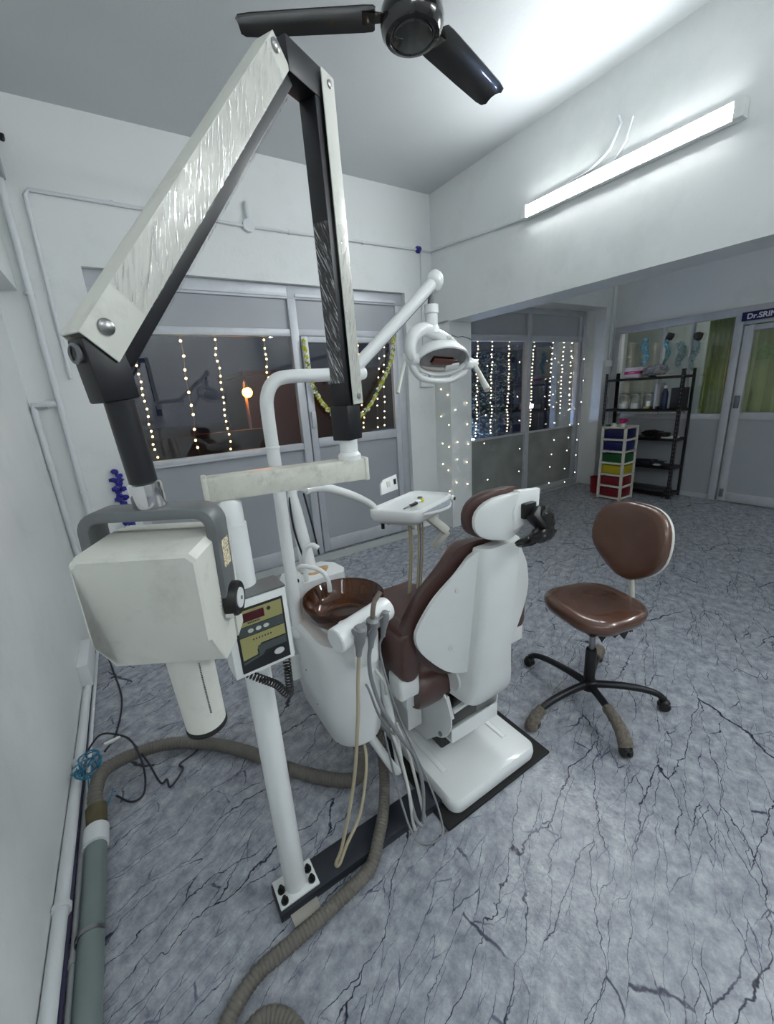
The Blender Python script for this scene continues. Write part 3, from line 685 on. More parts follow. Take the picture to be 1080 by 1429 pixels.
for s in (-1, 1):
    c0 = J_(s*.0852-.004, 0, -.156)
    dial = obj('angle_scale', lathe(B(), [(0,0), (.038,0), (.038,.002), (.036,.003), (0,.003)], c0, r_*s, 40), M['blackp'], T, label='black angle scale with white marks')
    if s > 0:
        tkm = B()
        for k in range(36):
            a = 2*PI*k/36; d1 = f2*math.cos(a) + up2*math.sin(a)
            obar(tkm, c0+r_*.0032+d1*.029, c0+r_*.0032+d1*.035, r_, .0010, .0006, 0)
        obj('scale_mark', tkm, pbr('scale_white', rgb(150,150,150), .5), dial)
    kb_ = lathe(B(), [(0,0), (.028,0), (.028,.014), (.026,.018), (.017,.018), (.0165,.0165), (0,.0165)], J_(s*.0862, 0, -.156), r_*s, 36)
    kn = obj('tilt_knob', kb_, M['blackp'], T)
    if s > 0:
        obj('knob_disc', lathe(B(), [(0,0), (.0165,0), (.0160,.003), (0,.003)], J_(s*.1027, 0, -.156), r_*s, 28), M['white'], kn, label='white knob disc')
        obj('knob_screw', lathe(B(), [(0,0), (.0032,0), (.003,.002), (0,.002)], J_(s*.1057, 0, -.156), r_*s, 12), M['steel'], kn)
        obj('pointer_window', prism(B(), [J_(x, .0282, z) for x, z in ((.088,-.174),(.100,-.174),(.100,-.168),(.088,-.168))], f2*.001), pbr('label_white', rgb(210,210,205), .5), kn)
# position-indicating cone
cn0 = J_(.006, .0, -.234); cn1 = cn0 - up2*.180 + r_*.006
dcn = (cn1-cn0).normalized()
cone = obj('aiming_cone', lathe(B(), [(0,-.004), (.0375,-.004), (.0375,.006), (.0355,.01), (.0325,.165), (.029,.165), (.029,.12), (0,.12)], cn0, dcn, 40), M['ivory'], T)
obj('cone_ring', lathe(B(), [(.0328,.159), (.034,.161), (.034,.168), (.029,.168)], cn0, dcn, 40), M['rubber'], cone)
mk = B()
for k in range(30):
    c = cn0 + dcn*(.022+.0034*k) + (f2*.72 + r_*.70).normalized()*.0352
    obar(mk, c - dcn*.0009, c + dcn*.0009, f2, .0026, .001, 0)
obj('printed_scale', mk, pbr('print_grey', rgb(92,92,94), .6), cone)
# control box on the post
cb = math.radians(3); cr = V((math.cos(cb), math.sin(cb), 0)); cf = V((math.sin(cb), -math.cos(cb), -.0)); cu = V((0,0,1))
cc = V((.193, .968, 0)); 
def K_(a, b, z): return cc + cr*a + cf*b + cu*z
tiltb = .03
bxb = prism(B(), [K_(-.083, -.03, 1.105), K_(.068, -.03, 1.105), K_(.068, -.03, .905), K_(-.083, -.03, .905)], cf*.075, .003)
ctl = obj('control_box', bxb, M['whitep'], T)
obj('top_plate', prism(B(), [K_(-.083, -.032, 1.106), K_(.068, -.032, 1.106), K_(.068, .045, 1.106), K_(-.083, .045, 1.106)], cu*.004), M['grey'], ctl)
F_ = .0455
def panel(name, pts, mat, d=.0012, lift=0.): return obj(name, prism(B(), [K_(a, F_+lift, z) for a, z in pts], cf*d), mat, ctl)
panel('fascia', [(-.066,1.085), (.056,1.085), (.056,.915), (-.066,.915)], pbr('fascia_black', rgb(28,30,32), .35))
olive = pbr('fascia_olive', rgb(150,146,96), .4)
panel('olive_field', [(-.06,1.079), (.051,1.079), (.051,1.038), (-.06,1.038)], olive, lift=.001)
panel('grey_band', [(-.06,1.036), (.051,1.036), (.051,1.012), (-.06,1.012)], pbr('fascia_grey', rgb(66,74,74), .4), lift=.001)
panel('olive_field', [(-.06,1.010), (.051,1.010), (.051,.982), (-.012,.982), (-.024,.968), (-.024,.955), (-.06,.950)], olive, lift=.001)
panel('grey_band', [(-.022,.978), (.051,.978), (.051,.958), (-.004,.958), (-.012,.948), (-.06,.938), (-.06,.946), (-.02,.952)], pbr('fascia_grey', rgb(66,74,74), .4), lift=.001)
panel('display', [(-.05,1.072), (.006,1.072), (.006,1.05), (-.05,1.05)], pbr('dark_red_display', rgb(70,14,26), .15), lift=.002)
for a in (-.032, -.013, .006): panel('button', [(a+.007*math.cos(t), 1.024+.005*math.sin(t)) for t in [2*PI*k/14 for k in range(14)]], pbr('button_white', rgb(190,194,190), .4), d=.002, lift=.002)
panel('logo', [(.018+.005*math.cos(t), 1.066+.005*math.sin(t)) for t in [2*PI*k/14 for k in range(14)]], pbr('fascia_black', rgb(28,30,32), .35), lift=.002)
panel('power_switch', [(.028+.013*math.cos(t), .942+.008*math.sin(t)) for t in [2*PI*k/18 for k in range(18)]], pbr('button_white', rgb(190,194,190), .4), d=.003, lift=.002)
for x0, x1, z in ((-.036,-.006,1.043), (-.03,.02,.996)):
    mk = B()
    for k in range(7):
        a = x0 + (x1-x0)*k/7
        prism(mk, [K_(a, F_+.002, z), K_(a+.003, F_+.002, z), K_(a+.003, F_+.002, z+.004), K_(a, F_+.002, z+.004)], cf*.0006)
    obj('printed_marks', mk, pbr('fascia_black', rgb(28,30,32), .35), ctl)
obj('yellow_sticker', prism(B(), [K_(-.066, .01, 1.1102), K_(-.045, .01, 1.1102), K_(-.045, .03, 1.1102), K_(-.066, .03, 1.1102)], cu*.0006), pbr('yellow_sticker', rgb(200,190,60), .5), ctl)
# coiled exposure cord
def coil(b, pts, R, r, turns, n=6):
    P = spline(pts, 24); L = [0.]
    for p, q in zip(P, P[1:]): L.append(L[-1]+(q-p).length)
    out = []; steps = turns*12
    for i in range(steps+1):
        s = L[-1]*i/steps; k = max(j for j in range(len(L)) if L[j] <= s+1e-9); k = min(k, len(P)-2)
        t = (s-L[k])/max(1e-9, L[k+1]-L[k]); p = P[k].lerp(P[k+1], t); d = (P[k+1]-P[k]).normalized(); a, e, _ = frame_of(d, V((.3,.9,.1)))
        th = 2*PI*turns*i/steps; out.append(p + (a*math.cos(th) + e*math.sin(th))*R)
    return tube(b, out, r, n, 0)
cd = B()
coil(cd, [K_(-.055, .02, .90), K_(-.02, .03, .868), K_(.012, .03, .835), K_(.03, .03, .80), K_(.04, .03, .79), K_(.045, .03, .80), K_(.047, .03, .86), K_(.052, .02, .905)], .0088, .0024, 30)
obj('coiled_cord', cd, M['blackp'], ctl, label='black coiled cord')

tag(obj('cardboard_piece', prism(B(), [V((.135,.962,.004)), V((.138,.905,.010)), V((.222,.905,.012)), V((.226,.962,.004))], V((0,0,.004)), 0), pbr('grey_card', rgb(170,166,158), .8, var=.1)), 'small grey card wedge on the floor under the x-ray post', 'card')
# ================================================================== DENTAL CHAIR
XC = .985
tag(obj('rubber_mat', bx(B(), .705, 1.28, .855, 1.95, 0, .012, .003), M['rubber']), 'black rubber mat under the base of the dental chair', 'mat')
T = thing('dental_chair', 'brown and white dental chair seen from behind', 'dental chair', (XC, 1.2, .012))
W = M['white']; BR = M['brown']
# base: rounded slab with a raised tray-like top
def slab(x0, x1, y0, y1, rad, levels):
    rings = []
    for z, ins in levels:
        o = rrect(x1-x0-2*ins, y1-y0-2*ins, max(.005, rad-ins*.6), 8)
        rings.append([V(((x0+x1)/2+a, (y0+y1)/2+b, z)) for a, b in o])
    return rings
sb = B(); loft(sb, slab(.745, 1.215, .868, 1.80, .045, [(.014,.012), (.020,.004), (.045,0), (.066,.003), (.074,.010), (.0755,.02)]))
base = obj('base_plate', sb, W, T)
rb = B()
prism(rb, [V((x, y, .0755)) for x, y in ((.80,1.0), (.825,1.0), (.825,1.7), (.80,1.7))], (0,0,.003), .0025)
prism(rb, [V((x, y, .0755)) for x, y in ((1.12,.98), (1.145,.98), (1.145,1.7), (1.12,1.7))], (0,0,.003), .0025)
obj('base_rib', rb, W, base)
# lift column: side plates, cross channel, tie rod
for i, x in enumerate((.845, 1.10)):
    o = [V((x, 1.32, .075)), V((x, 1.16, .085))]
    o += [V((x, 1.145-.15*math.cos(t), .305+.155*math.sin(t)-.0)) for t in [math.radians(d) for d in range(-68, 62, 8)]]
    o += [V((x, 1.34, .44))]
    sp = obj('side_plate', prism(B(), o, (.008,0,0), .002), W, T)
    if i == 0:
        for y, z in ((1.23,.335), (1.18,.315), (1.06,.20)):
            obj('bolt', cyl(B(), (x-.006, y, z), (x, y, z), .011, n=6), M['steel'], sp)
ch = B(); bx(ch, .85, 1.105, .996, 1.004, .200, .262, .002); bx(ch, .85, 1.105, .996, 1.06, .196, .204, .002)
obj('cross_channel', ch, W, T)
obj('tie_rod', cyl(B(), (.852, 1.06, .285), (1.10, 1.06, .285), .017, n=20), M['grey'], T)
mb = B(); bx(mb, .87, 1.08, 1.09, 1.30, .075, .40, .01); bx(mb, .88, .93, 1.02, 1.10, .34, .38, .004)
obj('lift_motor', mb, M['blackp'], T)
kb = B(); obar(kb, (.855,1.03,.40), (.855,1.0,.315), (1,0,0), .02, .012, .002); obar(kb, (.86,1.0,.345), (.93,.985,.37), (0,0,1), .02, .012, .002)
obj('hinge_lever', kb, W, T)
bxl = B(); bx(bxl, .76, .835, 1.17, 1.32, .17, .36, .008); obj('junction_cover', bxl, W, T)
# seat cushion with rounded rear roll
rings = []
for x, k in ((.735,.55), (.748,.85), (.78,1.), (1.19,1.), (1.222,.85), (1.235,.55)):
    prof = []
    for t in range(0, 181, 15):
        a = math.radians(90+t); prof.append((1.105+.075*math.cos(a)*1.0, .435+.085*math.sin(a)*1.0))
    prof += [(1.40,.352), (1.66,.372), (1.72,.42), (1.72,.48), (1.68,.525), (1.40,.50)]
    cy, cz = 1.40, .43
    rings.append([V((x, cy+(y-cy)*(.97+.03*k), cz+(z-cz)*(.6+.4*k))) for y, z in prof])
obj('seat_cushion', loft(B(), rings), BR, T)
obj('seat_pan', bx(B(), .79, 1.18, 1.12, 1.68, .325, .362, .012), W, T)
# leg rest sloping down
rings = []
for x, k in ((.755,.6), (.77,.9), (.80,1), (1.17,1), (1.20,.9), (1.215,.6)):
    rings.append([V((x, y, z)) for y, z in ((1.70,.505), (1.78,.50), (1.98,.30-.0), (2.05,.19), (2.02,.15), (1.90,.22), (1.74,.38), (1.70,.40))])
obj('leg_rest', loft(B(), rings), BR, T)
# ---- backrest: padded front, moulded white shell behind it
outl = [(.0,1.040), (.066,1.036), (.118,1.018), (.162,.962), (.226,.887), (.272,.800), (.287,.745), (.270,.680), (.205,.598), (.135,.552), (.0,.535)]
_ol = [(p.x, p.y) for p in spline([V((a, b, 0)) for a, b in outl], 8)]
def interp(z):
    P = _ol
    for (w0, z0), (w1, z1) in zip(P, P[1:]):
        if z1 <= z <= z0: return w0 + (w1-w0)*(z0-z)/max(1e-6, z0-z1)
    return 0.
def backy(z): return .897 - .1*(z-.75)
def back_loft(y_edge, y_mid, grow, thick, sharp=2.6, nseg=22, zs=None):
    """closed pad between a front surface and a back surface following the outline"""
    zs = []
    n = 30
    zt, zb = 1.040+grow, .535-grow
    b = B(); G = []
    for i in range(n+1):
        t = i/n; z = zt + (zb-zt)*(.5-.5*math.cos(PI*t))
        zq = .7875 + (z-.7875)*(1.040-.7875)/(1.040+grow-.7875)
        w = interp(min(1.0399, max(.5351, zq)))
        w = w + grow*(1 if w > .02 else w/.02)
        G.append((z, max(w, .004)))
    F, K = [], []
    for z, w in G:
        rf, rk = [], []
        for j in range(nseg+1):
            s = -1+2*j/nseg; x = XC + w*s
            q = abs(x-XC)/.29
            yb = backy(z) + y_mid + y_edge*q**1.4
            e = max(0., 1-abs(s)**6)
            zz_ = min(1, (1.04+grow-z)/.05, (z-.535+grow)/.05); e2 = max(0., 1-(1-max(0, zz_))**3)
            th = thick*(.35+.65*min(e, e2))
            rk.append(b.verts.new((x, yb, z))); rf.append(b.verts.new((x, yb+th, z)))
        F.append(rf); K.append(rk)
    for i in range(n):
        for j in range(nseg):
            b.faces.new((K[i][j], K[i][j+1], K[i+1][j+1], K[i+1][j])); b.faces.new((F[i][j], F[i+1][j], F[i+1][j+1], F[i][j+1]))
        b.faces.new((K[i][0], K[i+1][0], F[i+1][0], F[i][0])); b.faces.new((K[i][nseg], F[i][nseg], F[i+1][nseg], K[i+1][nseg]))
    for j in range(nseg):
        b.faces.new((K[0][j], F[0][j], F[0][j+1], K[0][j+1])); b.faces.new((K[n][j], K[n][j+1], F[n][j+1], F[n][j]))
    return b
pad = back_loft(.085, .050, .022, .080)
bk = obj('backrest_pad', pad, BR, T, ang=60)
shl = back_loft(.085, .012, 0., .04)
shell_ = obj('backrest_shell', shl, M['whitep'], T, ang=50)
# central spine of the shell, flaring into the hinge cover
rings = []
for z, xl, xr, dy, dp in ((1.045,.905,1.075,.0,.05), (1.035,.906,1.07,-.006,.06), (.95,.902,1.072,-.012,.07), (.75,.900,1.076,-.013,.07), (.60,.897,1.084,-.013,.08), (.52,.895,1.095,-.013,.09), (.46,.893,1.108,-.010,.10), (.41,.880,1.118,-.004,.10), (.385,.905,1.112,.002,.09), (.365,.96,1.10,.012,.07)):
    y = backy(z)+dy; c = .022
    rings.append([V((xl-.012, y+dp, z)), V((xl-.004, y+c, z)), V((xl+.006, y+.009, z)), V((xl+.02, y, z)), V((xr-.02, y, z)), V((xr-.006, y+.009, z)), V((xr+.004, y+c, z)), V((xr+.012, y+dp, z))])
obj('hinge_cover', loft(B(), rings), M['whitep'], shell_, ang=50)
hk = B()
for x, z in ((XC-.155, .905), (XC-.165, .675)):
    q = abs(x-XC)/.29; y = backy(z)+.012+.085*q**1.4
    obj('cover_plug', lathe(B(), [(.0095,0), (.0095,.002), (.007,.003), (0,.003)], (x, y+.001, z), (.1,-1,0), 20), M['ivory'], shell_)
tubc = B(); cyl(tubc, (.875, 1.03, .475), (.955, 1.03, .475), .052, n=24); obj('hinge_barrel', tubc, M['whitep'], T)
# ---- headrest
def dished(cx, zc, w, h, y0, thick, tilt, top=.5, n=20, m=14):
    b = B(); F, K = [], []
    for i in range(m+1):
        t = -1+2*i/m; rf, rk = [], []
        z = zc + h/2*math.sin(t*PI/2)
        ww = w/2*(max(0.02, 1-abs(math.sin(t*PI/2))**2.6))**.45*(1+.10*t)
        for j in range(n+1):
            s = -1+2*j/n; x = cx + ww*s
            y = y0 - tilt*(z-zc) + .035*abs(s)**2*(ww/(w/2))
            th = thick*(.25 + .75*max(0., (1-abs(s)**5)*(1-abs(t)**5)))
            rk.append(b.verts.new((x, y, z))); rf.append(b.verts.new((x, y+th, z)))
        F.append(rf); K.append(rk)
    for i in range(m):
        for j in range(n):
            b.faces.new((K[i][j], K[i][j+1], K[i+1][j+1], K[i+1][j])); b.faces.new((F[i][j], F[i+1][j], F[i+1][j+1], F[i][j+1]))
        b.faces.new((K[i][0], K[i+1][0], F[i+1][0], F[i][0])); b.faces.new((K[i][n], F[i][n], F[i+1][n], K[i+1][n]))
    for j in range(n):
        b.faces.new((K[0][j], F[0][j], F[0][j+1], K[0][j+1])); b.faces.new((K[m][j], K[m][j+1], F[m][j+1], F[m][j]))
    return b
hp = obj('headrest_pad', dished(XC-.015, 1.155, .265, .165, .866, .06, .12), BR, T, ang=60)
hs = obj('headrest_shell', dished(XC-.010, 1.150, .255, .152, .830, .045, .12), M['whitep'], T, ang=50)
hb = B(); prism(hb, [V((x, .822, z)) for x, z in ((.985,1.105), (1.095,1.125), (1.10,1.222), (1.0,1.232), (.972,1.17))], (0,.03,0), .008); obj('headrest_cheek', hb, M['whitep'], hs)
mt = B()
bx(mt, 1.005, 1.06, .805, .825, 1.14, 1.19, .004); obar(mt, (1.03,.80,1.165), (1.06,.775,1.12), (1,0,0), .04, .05, .006)
blob(mt, (1.065,.775,1.135), (.032,.022,.045), .35, 4, 3, 1.); blob(mt, (1.055,.775,1.09), (.055,.022,.028), .4, 4, 3, 3.); blob(mt, (1.035,.80,1.068), (.075,.02,.014), .3, 5, 3, 6.); blob(mt, (1.09,.775,1.12), (.014,.016,.03), .4, 6, 2, 9.)
obj('headrest_bracket', mt, M['blackp'], T, label='black headrest bracket wrapped in plastic')
# ---- armrests
for s, x in ((-1, .70), (1, 1.275)):
    rings = []
    for y, k in ((1.03,.55), (1.035,.8), (1.05,1), (1.30,1), (1.33,.8), (1.34,.5)):
        rings.append([V((x+a*k, y, .64+b_*(.86+.14*k))) for a, b_ in rrect(.085, .20, .03, 4)])
    obj('armrest_pad', loft(B(), rings), BR, T)
    obj('armrest_bracket', bx(B(), x-.045, x+.045, 1.045, 1.13, .455, .555, .014, 3), M['whitep'], T)
    obj('armrest_stem', bx(B(), x-.02 if s > 0 else x, x if s > 0 else x+.04, 1.08, 1.13, .38, .46, .004), W, T)

# ================================================================== SPITTOON UNIT
UX, UYF, UYB = .52, 1.06, 1.52
T = thing('spittoon_unit', 'white dental spittoon unit with a brown glass bowl beside the chair', 'spittoon', (UX, 1.25, .34))
def capsule(cx, yf, yb, r, z, rear=.06, dz=lambda y: 0.):
    o = []
    for k in range(13):
        a = math.radians(180 + 180*k/12); o.append((cx + r*math.cos(a), yf + r + r*math.sin(a)))
    for k in range(5):
        a = math.radians(0 + 90*k/4); o.append((cx + r-rear + rear*math.cos(a), yb-rear + rear*math.sin(a)))
    for k in range(5):
        a = math.radians(90 + 90*k/4); o.append((cx - r+rear + rear*math.cos(a), yb-rear + rear*math.sin(a)))
    return [V((x, y, z + dz(y))) for x, y in o]
rise = lambda y: max(0., min(1., (y-1.36)/.06))*.125
rings = [capsule(UX, UYF+.03, UYB-.06, .085, .325), capsule(UX, UYF+.012, UYB-.03, .098, .345), capsule(UX, UYF+.004, UYB-.01, .112, .50), capsule(UX, UYF, UYB, .118, .70), capsule(UX, UYF, UYB, .120, .735), capsule(UX, UYF+.012, UYB-.012, .108, .752)]
body = obj('unit_body', loft(B(), rings), W, T)
# recessed seam line of the side cover + screws
for y, z in ((1.28,.74), (1.17,.69), (1.24,.56), (1.16,.46)):
    obj('cover_screw', lathe(B(), [(.004,0), (.003,.0015), (0,.0015)], (UX-.1145, y+.07, z), (-1,0,0), 10), M['grey'], body)
# top rear deck with faucet block
dk = B()
loft(dk, [[V((x, y, z)) for x, y in ((.405,1.395),(.64,1.395),(.66,1.43),(.65,1.51),(.61,1.555),(.50,1.56),(.43,1.54),(.40,1.48))] for z in (.74, .868)])
deck = obj('rear_deck', dk, W, T)
fb = B(); prism(fb, [V((.402,1.345,.75)), V((.437,1.345,.75)), V((.452,1.345,.90)), V((.444,1.345,.935)), V((.408,1.345,.93))], (.0,.08,0), .006)
fbk = obj('faucet_block', fb, W, T)
obj('push_button', lathe(B(), [(.0085,0), (.0075,.004), (0,.005)], (.428,1.3448,.912), (0,-1,0), 14), M['blackp'], fbk)
obj('stain', prism(B(), [V((.555+.055*math.cos(t)*(1+.2*math.sin(3*t)), 1.475+.04*math.sin(t)*(1+.2*math.cos(2*t)), .8682)) for t in [2*PI*k/20 for k in range(20)]], (0,0,.0008)), pbr('rust_stain', rgb(196,160,120), .6, var=.3, scale=40), deck, label='rusty stain on the deck')
# bowl
BC = V((.556, 1.235, .756))
bowl = lathe(B(), [(r*1.09, h) for r, h in [(0,0), (.06,.002), (.098,.014), (.124,.042), (.1355,.085), (.138,.094), (.1355,.098), (.131,.094), (.119,.046), (.093,.022), (.055,.012), (.0,.010)]], BC, n=56)
bw = obj('bowl', bowl, M['amber'], T, ang=60, label='translucent brown glass bowl')
obj('bowl_collar', lathe(B(), [(.095,-.018), (.10,-.006), (.098,.004), (.088,.01), (.08,.004)], BC+V((0,0,.004)), n=40), M['whitep'], T)
tube_w = M['white']
obj('rinse_spout', tube(B(), [(.440,1.38,.91), (.446,1.375,.945), (.468,1.345,.958), (.508,1.305,.942), (.525,1.288,.905), (.527,1.285,.86)], .0085, 14), tube_w, T)
obj('cup_spout', tube(B(), [(.487,1.41,.86), (.489,1.41,.96), (.497,1.40,1.005), (.517,1.38,1.018), (.532,1.365,1.005)], .0095, 14), tube_w, T)
# handpiece holder bar
h0, h1 = V((.398,.975,.866)), V((.606,1.022,.880)); hu = (h1-h0).normalized(); hn = V((hu.y, -hu.x, 0))
hb = B(); lathe(hb, [(0,0), (.035,0), (.039,.004), (.039,.208), (.036,.215), (.0,.217)], h0, hu, 36)
hbar = obj('holder_bar', hb, W, T)
hk2 = B(); bx(hk2, .46, .55, .99, 1.10, .72, .85, .012); obj('holder_bracket', hk2, W, T)
# suction filter cup on the left side and towel tube
obj('filter_cup', cyl(B(), (.385,1.40,.49), (.385,1.40,.60), .032, .034, n=24), M['whitep'], T)
obj('side_rod', bx(B(), .374, .398, 1.385, 1.41, .60, .80, .004), M['whitep'], T)
obj('support_tube', tube(B(), [(.53,1.17,.36), (.56,1.13,.30), (.60,1.085,.20), (.625,1.065,.150), (.645,1.075,.155), (.652,1.10,.24), (.650,1.17,.50), (.655,1.25,.62)], .0165, 16, 8), W, T)
tb = B(); tube(tb, [(.50,1.35,.34), (.52,1.38,.2), (.60,1.42,.1), (.78,1.45,.05)], .03, 14); obj('drain_elbow', tb, M['corr'], T)
# ---- operating light on its pole
LP = V((.41, 1.35, 0)); LY = 1.35
T = thing('operating_light', 'white dental operating light on a bent pole and swing arm', 'dental light', (.41, 1.35, .80))
pl = B(); tube(pl, [LP+V((0,0,.70)), LP+V((0,0,1.0)), LP+V((0,0,1.3)), LP+V((-.001,0,1.50)), LP+V((.006,0,1.565)), LP+V((.035,0,1.607)), LP+V((.085,0,1.620)), LP+V((.20,0,1.621)), LP+V((.365,0,1.622))], .0215, 20, 6)
lathe(pl, [(.0215,0), (.019,.006), (.010,.011), (0,.012)], LP+V((.365,0,1.622)), (1,0,0), 20)
pole = obj('bent_pole', pl, W, T)
obj('pole_collar', lathe(B(), [(.0216,0), (.0228,.002), (.0228,.008), (.0216,.010)], LP+V((0,0,1.395)), n=24), M['whitep'], pole)
obj('pole_foot', lathe(B(), [(.024,-.01), (.026,0), (.026,.03), (.0225,.034)], LP+V((0,0,.70)), n=24), W, pole)
a0 = V((.765, LY, 1.658)); a1 = V((1.105, LY, 1.935))
obj('arm_pivot', cyl(B(), (.765,LY,1.63), (.765,LY,1.665), .012, n=16), M['grey'], T)
ab = B(); tube(ab, [a0+V((-.02,0,-.016)), a0, a1, a1+V((.012,0,.010))], .0225, 18, 0); 
sarm = obj('swing_arm', ab, W, T)
u = (a1-a0).normalized(); dn = V((u.z,0,-u.x))
obj('arm_underside', obar(B(), a0+u*.02+dn*.018, a1-u*.03+dn*.018, (0,1,0), .012, .02, .003), M['grey'], sarm)
obj('arm_end_cap', blob(B(), a1+V((.016,0,.012)), (.033,.03,.038), .06, 2, 3), W, sarm)
obj('arm_pivot', cyl(B(), a1+V((.0,0,.0)), a1+V((-.008,0,-.075)), .0135, n=16), M['grey'], T)
LH = V((1.150, LY, 1.665))
nk = B(); lathe(nk, [(.0,0), (.027,0), (.028,-.03), (.024,-.034), (.024,-.075), (.028,-.08), (.029,-.10), (.0,-.10)], (1.098, LY, 1.862), n=28); obj('light_neck', nk, W, T)
# head: tilted shell, axis pointing down towards the chair
ax = V((-.10,-.62,-.78)).normalized(); lx = V((1,0,0)); lx = (lx - ax*lx.dot(ax)).normalized(); ly = ax.cross(lx).normalized()
ly = ly if ly.z > 0 else -ly
def Lp(a, b, c): return LH + lx*a + ly*b + ax*c
def lring(rx, ry, c, n=40, off=0.): return [Lp(rx*math.cos(2*PI*k/n), off + ry*math.sin(2*PI*k/n), c) for k in range(n)]
hd_ = B(); loft(hd_, [lring(.02,.012,-.062), lring(.07,.045,-.056), lring(.108,.066,-.036), lring(.124,.078,-.006), lring(.126,.080,.014), lring(.119,.074,.016), lring(.112,.070,.0), lring(.07,.045,-.022), lring(.02,.012,-.03)])
lh = obj('light_head', hd_, W, T)
obj('reflector', loft(B(), [lring(.108,.067,.004), lring(.085,.052,-.014), lring(.045,.028,-.022), lring(.004,.003,-.024)]), pbr('mirror_reflector', rgb(170,165,160), .08, 1.), lh)
obj('lamp_shield', bx(B(), -.5,.5,-.5,.5,-.5,.5) if False else obar(B(), Lp(-.05,-.006,.010), Lp(.05,-.006,.010), ax, .034, .006, .002), pbr('brown_filter', rgb(96,58,50), .3), lh)
obj('lamp_shield_mount', obar(B(), Lp(.03,-.035,.012), Lp(.085,-.015,.012), ax, .03, .008, .002), W, lh)
# yoke: handle tube in front, carry arch above, side grips
yb_ = B(); tube(yb_, [Lp(-.150,-.01,.0), Lp(-.125,-.045,.022), Lp(-.06,-.082,.032), Lp(.06,-.085,.032), Lp(.125,-.05,.022), Lp(.150,-.015,.0)], .0125, 14); obj('yoke_bar', yb_, W, T)
ar = B(); tube(ar, [V((.985,LY-.02,1.665)), V((.975,LY-.02,1.70)), V((.99,LY-.02,1.745)), V((1.04,LY-.015,1.772)), V((1.098,LY,1.765)), V((1.18,LY,1.735)), V((1.24,LY,1.70))], .021, 16, 8, rfun=lambda t: .012+.013*math.sin(PI*min(1,max(0,t)))**.6); arch = obj('carry_arch', ar, W, T)
for p in ((1.075,LY-.024,1.772), (1.165,LY-.024,1.744)): obj('arch_button', blob(B(), p, (.013,.005,.010), 0, 1, 2), M['ivory'], arch)
for s in (-1, 1):
    c = Lp(.150*s, -.012, 0)
    obj('grip_hub', lathe(B(), [(0,-.03), (.023,-.03), (.024,0), (.019,.006), (.019,.028), (.015,.034), (0,.034)], c, lx*s, 24), W, T)
    g0 = c + lx*(s*.022); g1 = V((.90, LY-.03, 1.545)) if s < 0 else V((1.30, LY-.10, 1.535))
    obj('handle', tube(B(), [g0, g0.lerp(g1,.5), g1], .010, 12, 3, rfun=lambda t: .009+.005*t) if s > 0 else tube(B(), [g0, g1], .0075, 12, 0), M['ivory'], T)

# ================================================================== INSTRUMENT TRAY
T = thing('instrument_tray', 'white instrument tray table on a jointed arm beyond the dental chair', 'tray', (1.14, 1.58, .95))
tp = [V((.885,1.612,0)), V((1.020,1.410,0)), V((1.380,1.556,0)), V((1.277,1.765,0))]
def rpoly(P, r, n=5):
    out = []
    for i in range(len(P)):
        a, b, c = P[i-1], P[i], P[(i+1) % len(P)]
        u = (a-b).normalized(); v = (c-b).normalized()
        for k in range(n+1):
            t = k/n; out.append(b + u*r*(1-t)**2 + v*r*t**2)
    return out
def tring(ins, z, r=.05):
    c = sum(tp, V())/4
    return [c + (p-c)*(1-ins/.25) + V((0,0,z)) for p in rpoly(tp, r)]
tr = B(); loft(tr, [tring(.10,.945), tring(.05,.955), tring(.012,.975), tring(0,.995), tring(0,1.026), tring(.006,1.031), tring(.020,1.031), tring(.026,1.022), tring(.05,1.018)])
tray = obj('tray_body', tr, W, T, ang=50)
# handle with speckled grip on the right front side
e0, e1 = tp[1], tp[2]; eu = (e1-e0).normalized(); en = V((eu.y, -eu.x, 0))
gpts = []
for k in range(13):
    t = k/12; gpts.append(e0 + eu*(.06+.27*t) + en*(.006+.060*math.sin(PI*t)) + V((0,0,.998+.006*math.sin(PI*t))))
gp = B(); prism(gp, gpts, (0,0,.012), .003); hdl = obj('tray_handle', gp, W, T)
gq = B(); prism(gq, [p + V((0,0,.0125)) - en*.006 for p in gpts], (0,0,.001)); obj('handle_grip', gq, pbr('speckled_grip', rgb(150,156,166), .5, var=.75, scale=230), hdl, label='grey speckled grip')
kk = e1 - eu*.045 + en*.012 + V((0,0,1.014)); obj('control_knob', lathe(B(), [(.017,0), (.016,.008), (.010,.010), (.009,.012), (0,.012)], kk, en, 20), W, T)
obj('knob_cap', lathe(B(), [(.010,0), (.009,.003), (0,.004)], kk+en*.011, en, 16), M['blackp'], T)
# viewer screen at the back
s0 = V((1.065,1.778,1.035)); su = V((.165,.062,0)).normalized(); sv = V((.02,.05,.10)).normalized()
sc_ = B(); prism(sc_, [s0, s0+su*.15, s0+su*.155+sv*.085, s0+su*.035+sv*.078, s0+su*.008+sv*.06], su.cross(sv).normalized()*.014, .004); scr = obj('film_viewer', sc_, W, T)
nn = su.cross(sv).normalized(); nn = nn if nn.y > 0 else -nn
for a, b_, w_, h_, mt_ in ((.055,.03,.028,.03,M['ivory']), (.118,.032,.02,.03,M['blackp'])):
    c = s0 + su*a + sv*b_; obj('viewer_button', prism(B(), [c-nn*.0165, c+su*w_-nn*.0165, c+su*w_+sv*h_-nn*.0165, c+sv*h_-nn*.0165], nn*.004), mt_, scr)
arm = B(); tube(arm, [(.56,1.50,1.205), (.64,1.515,1.198), (.78,1.555,1.135), (.90,1.60,1.06), (.95,1.63,1.01)], .0175, 16, 6, rfun=lambda t: .0195-.003*t); obj('swing_arm', arm, W, T)
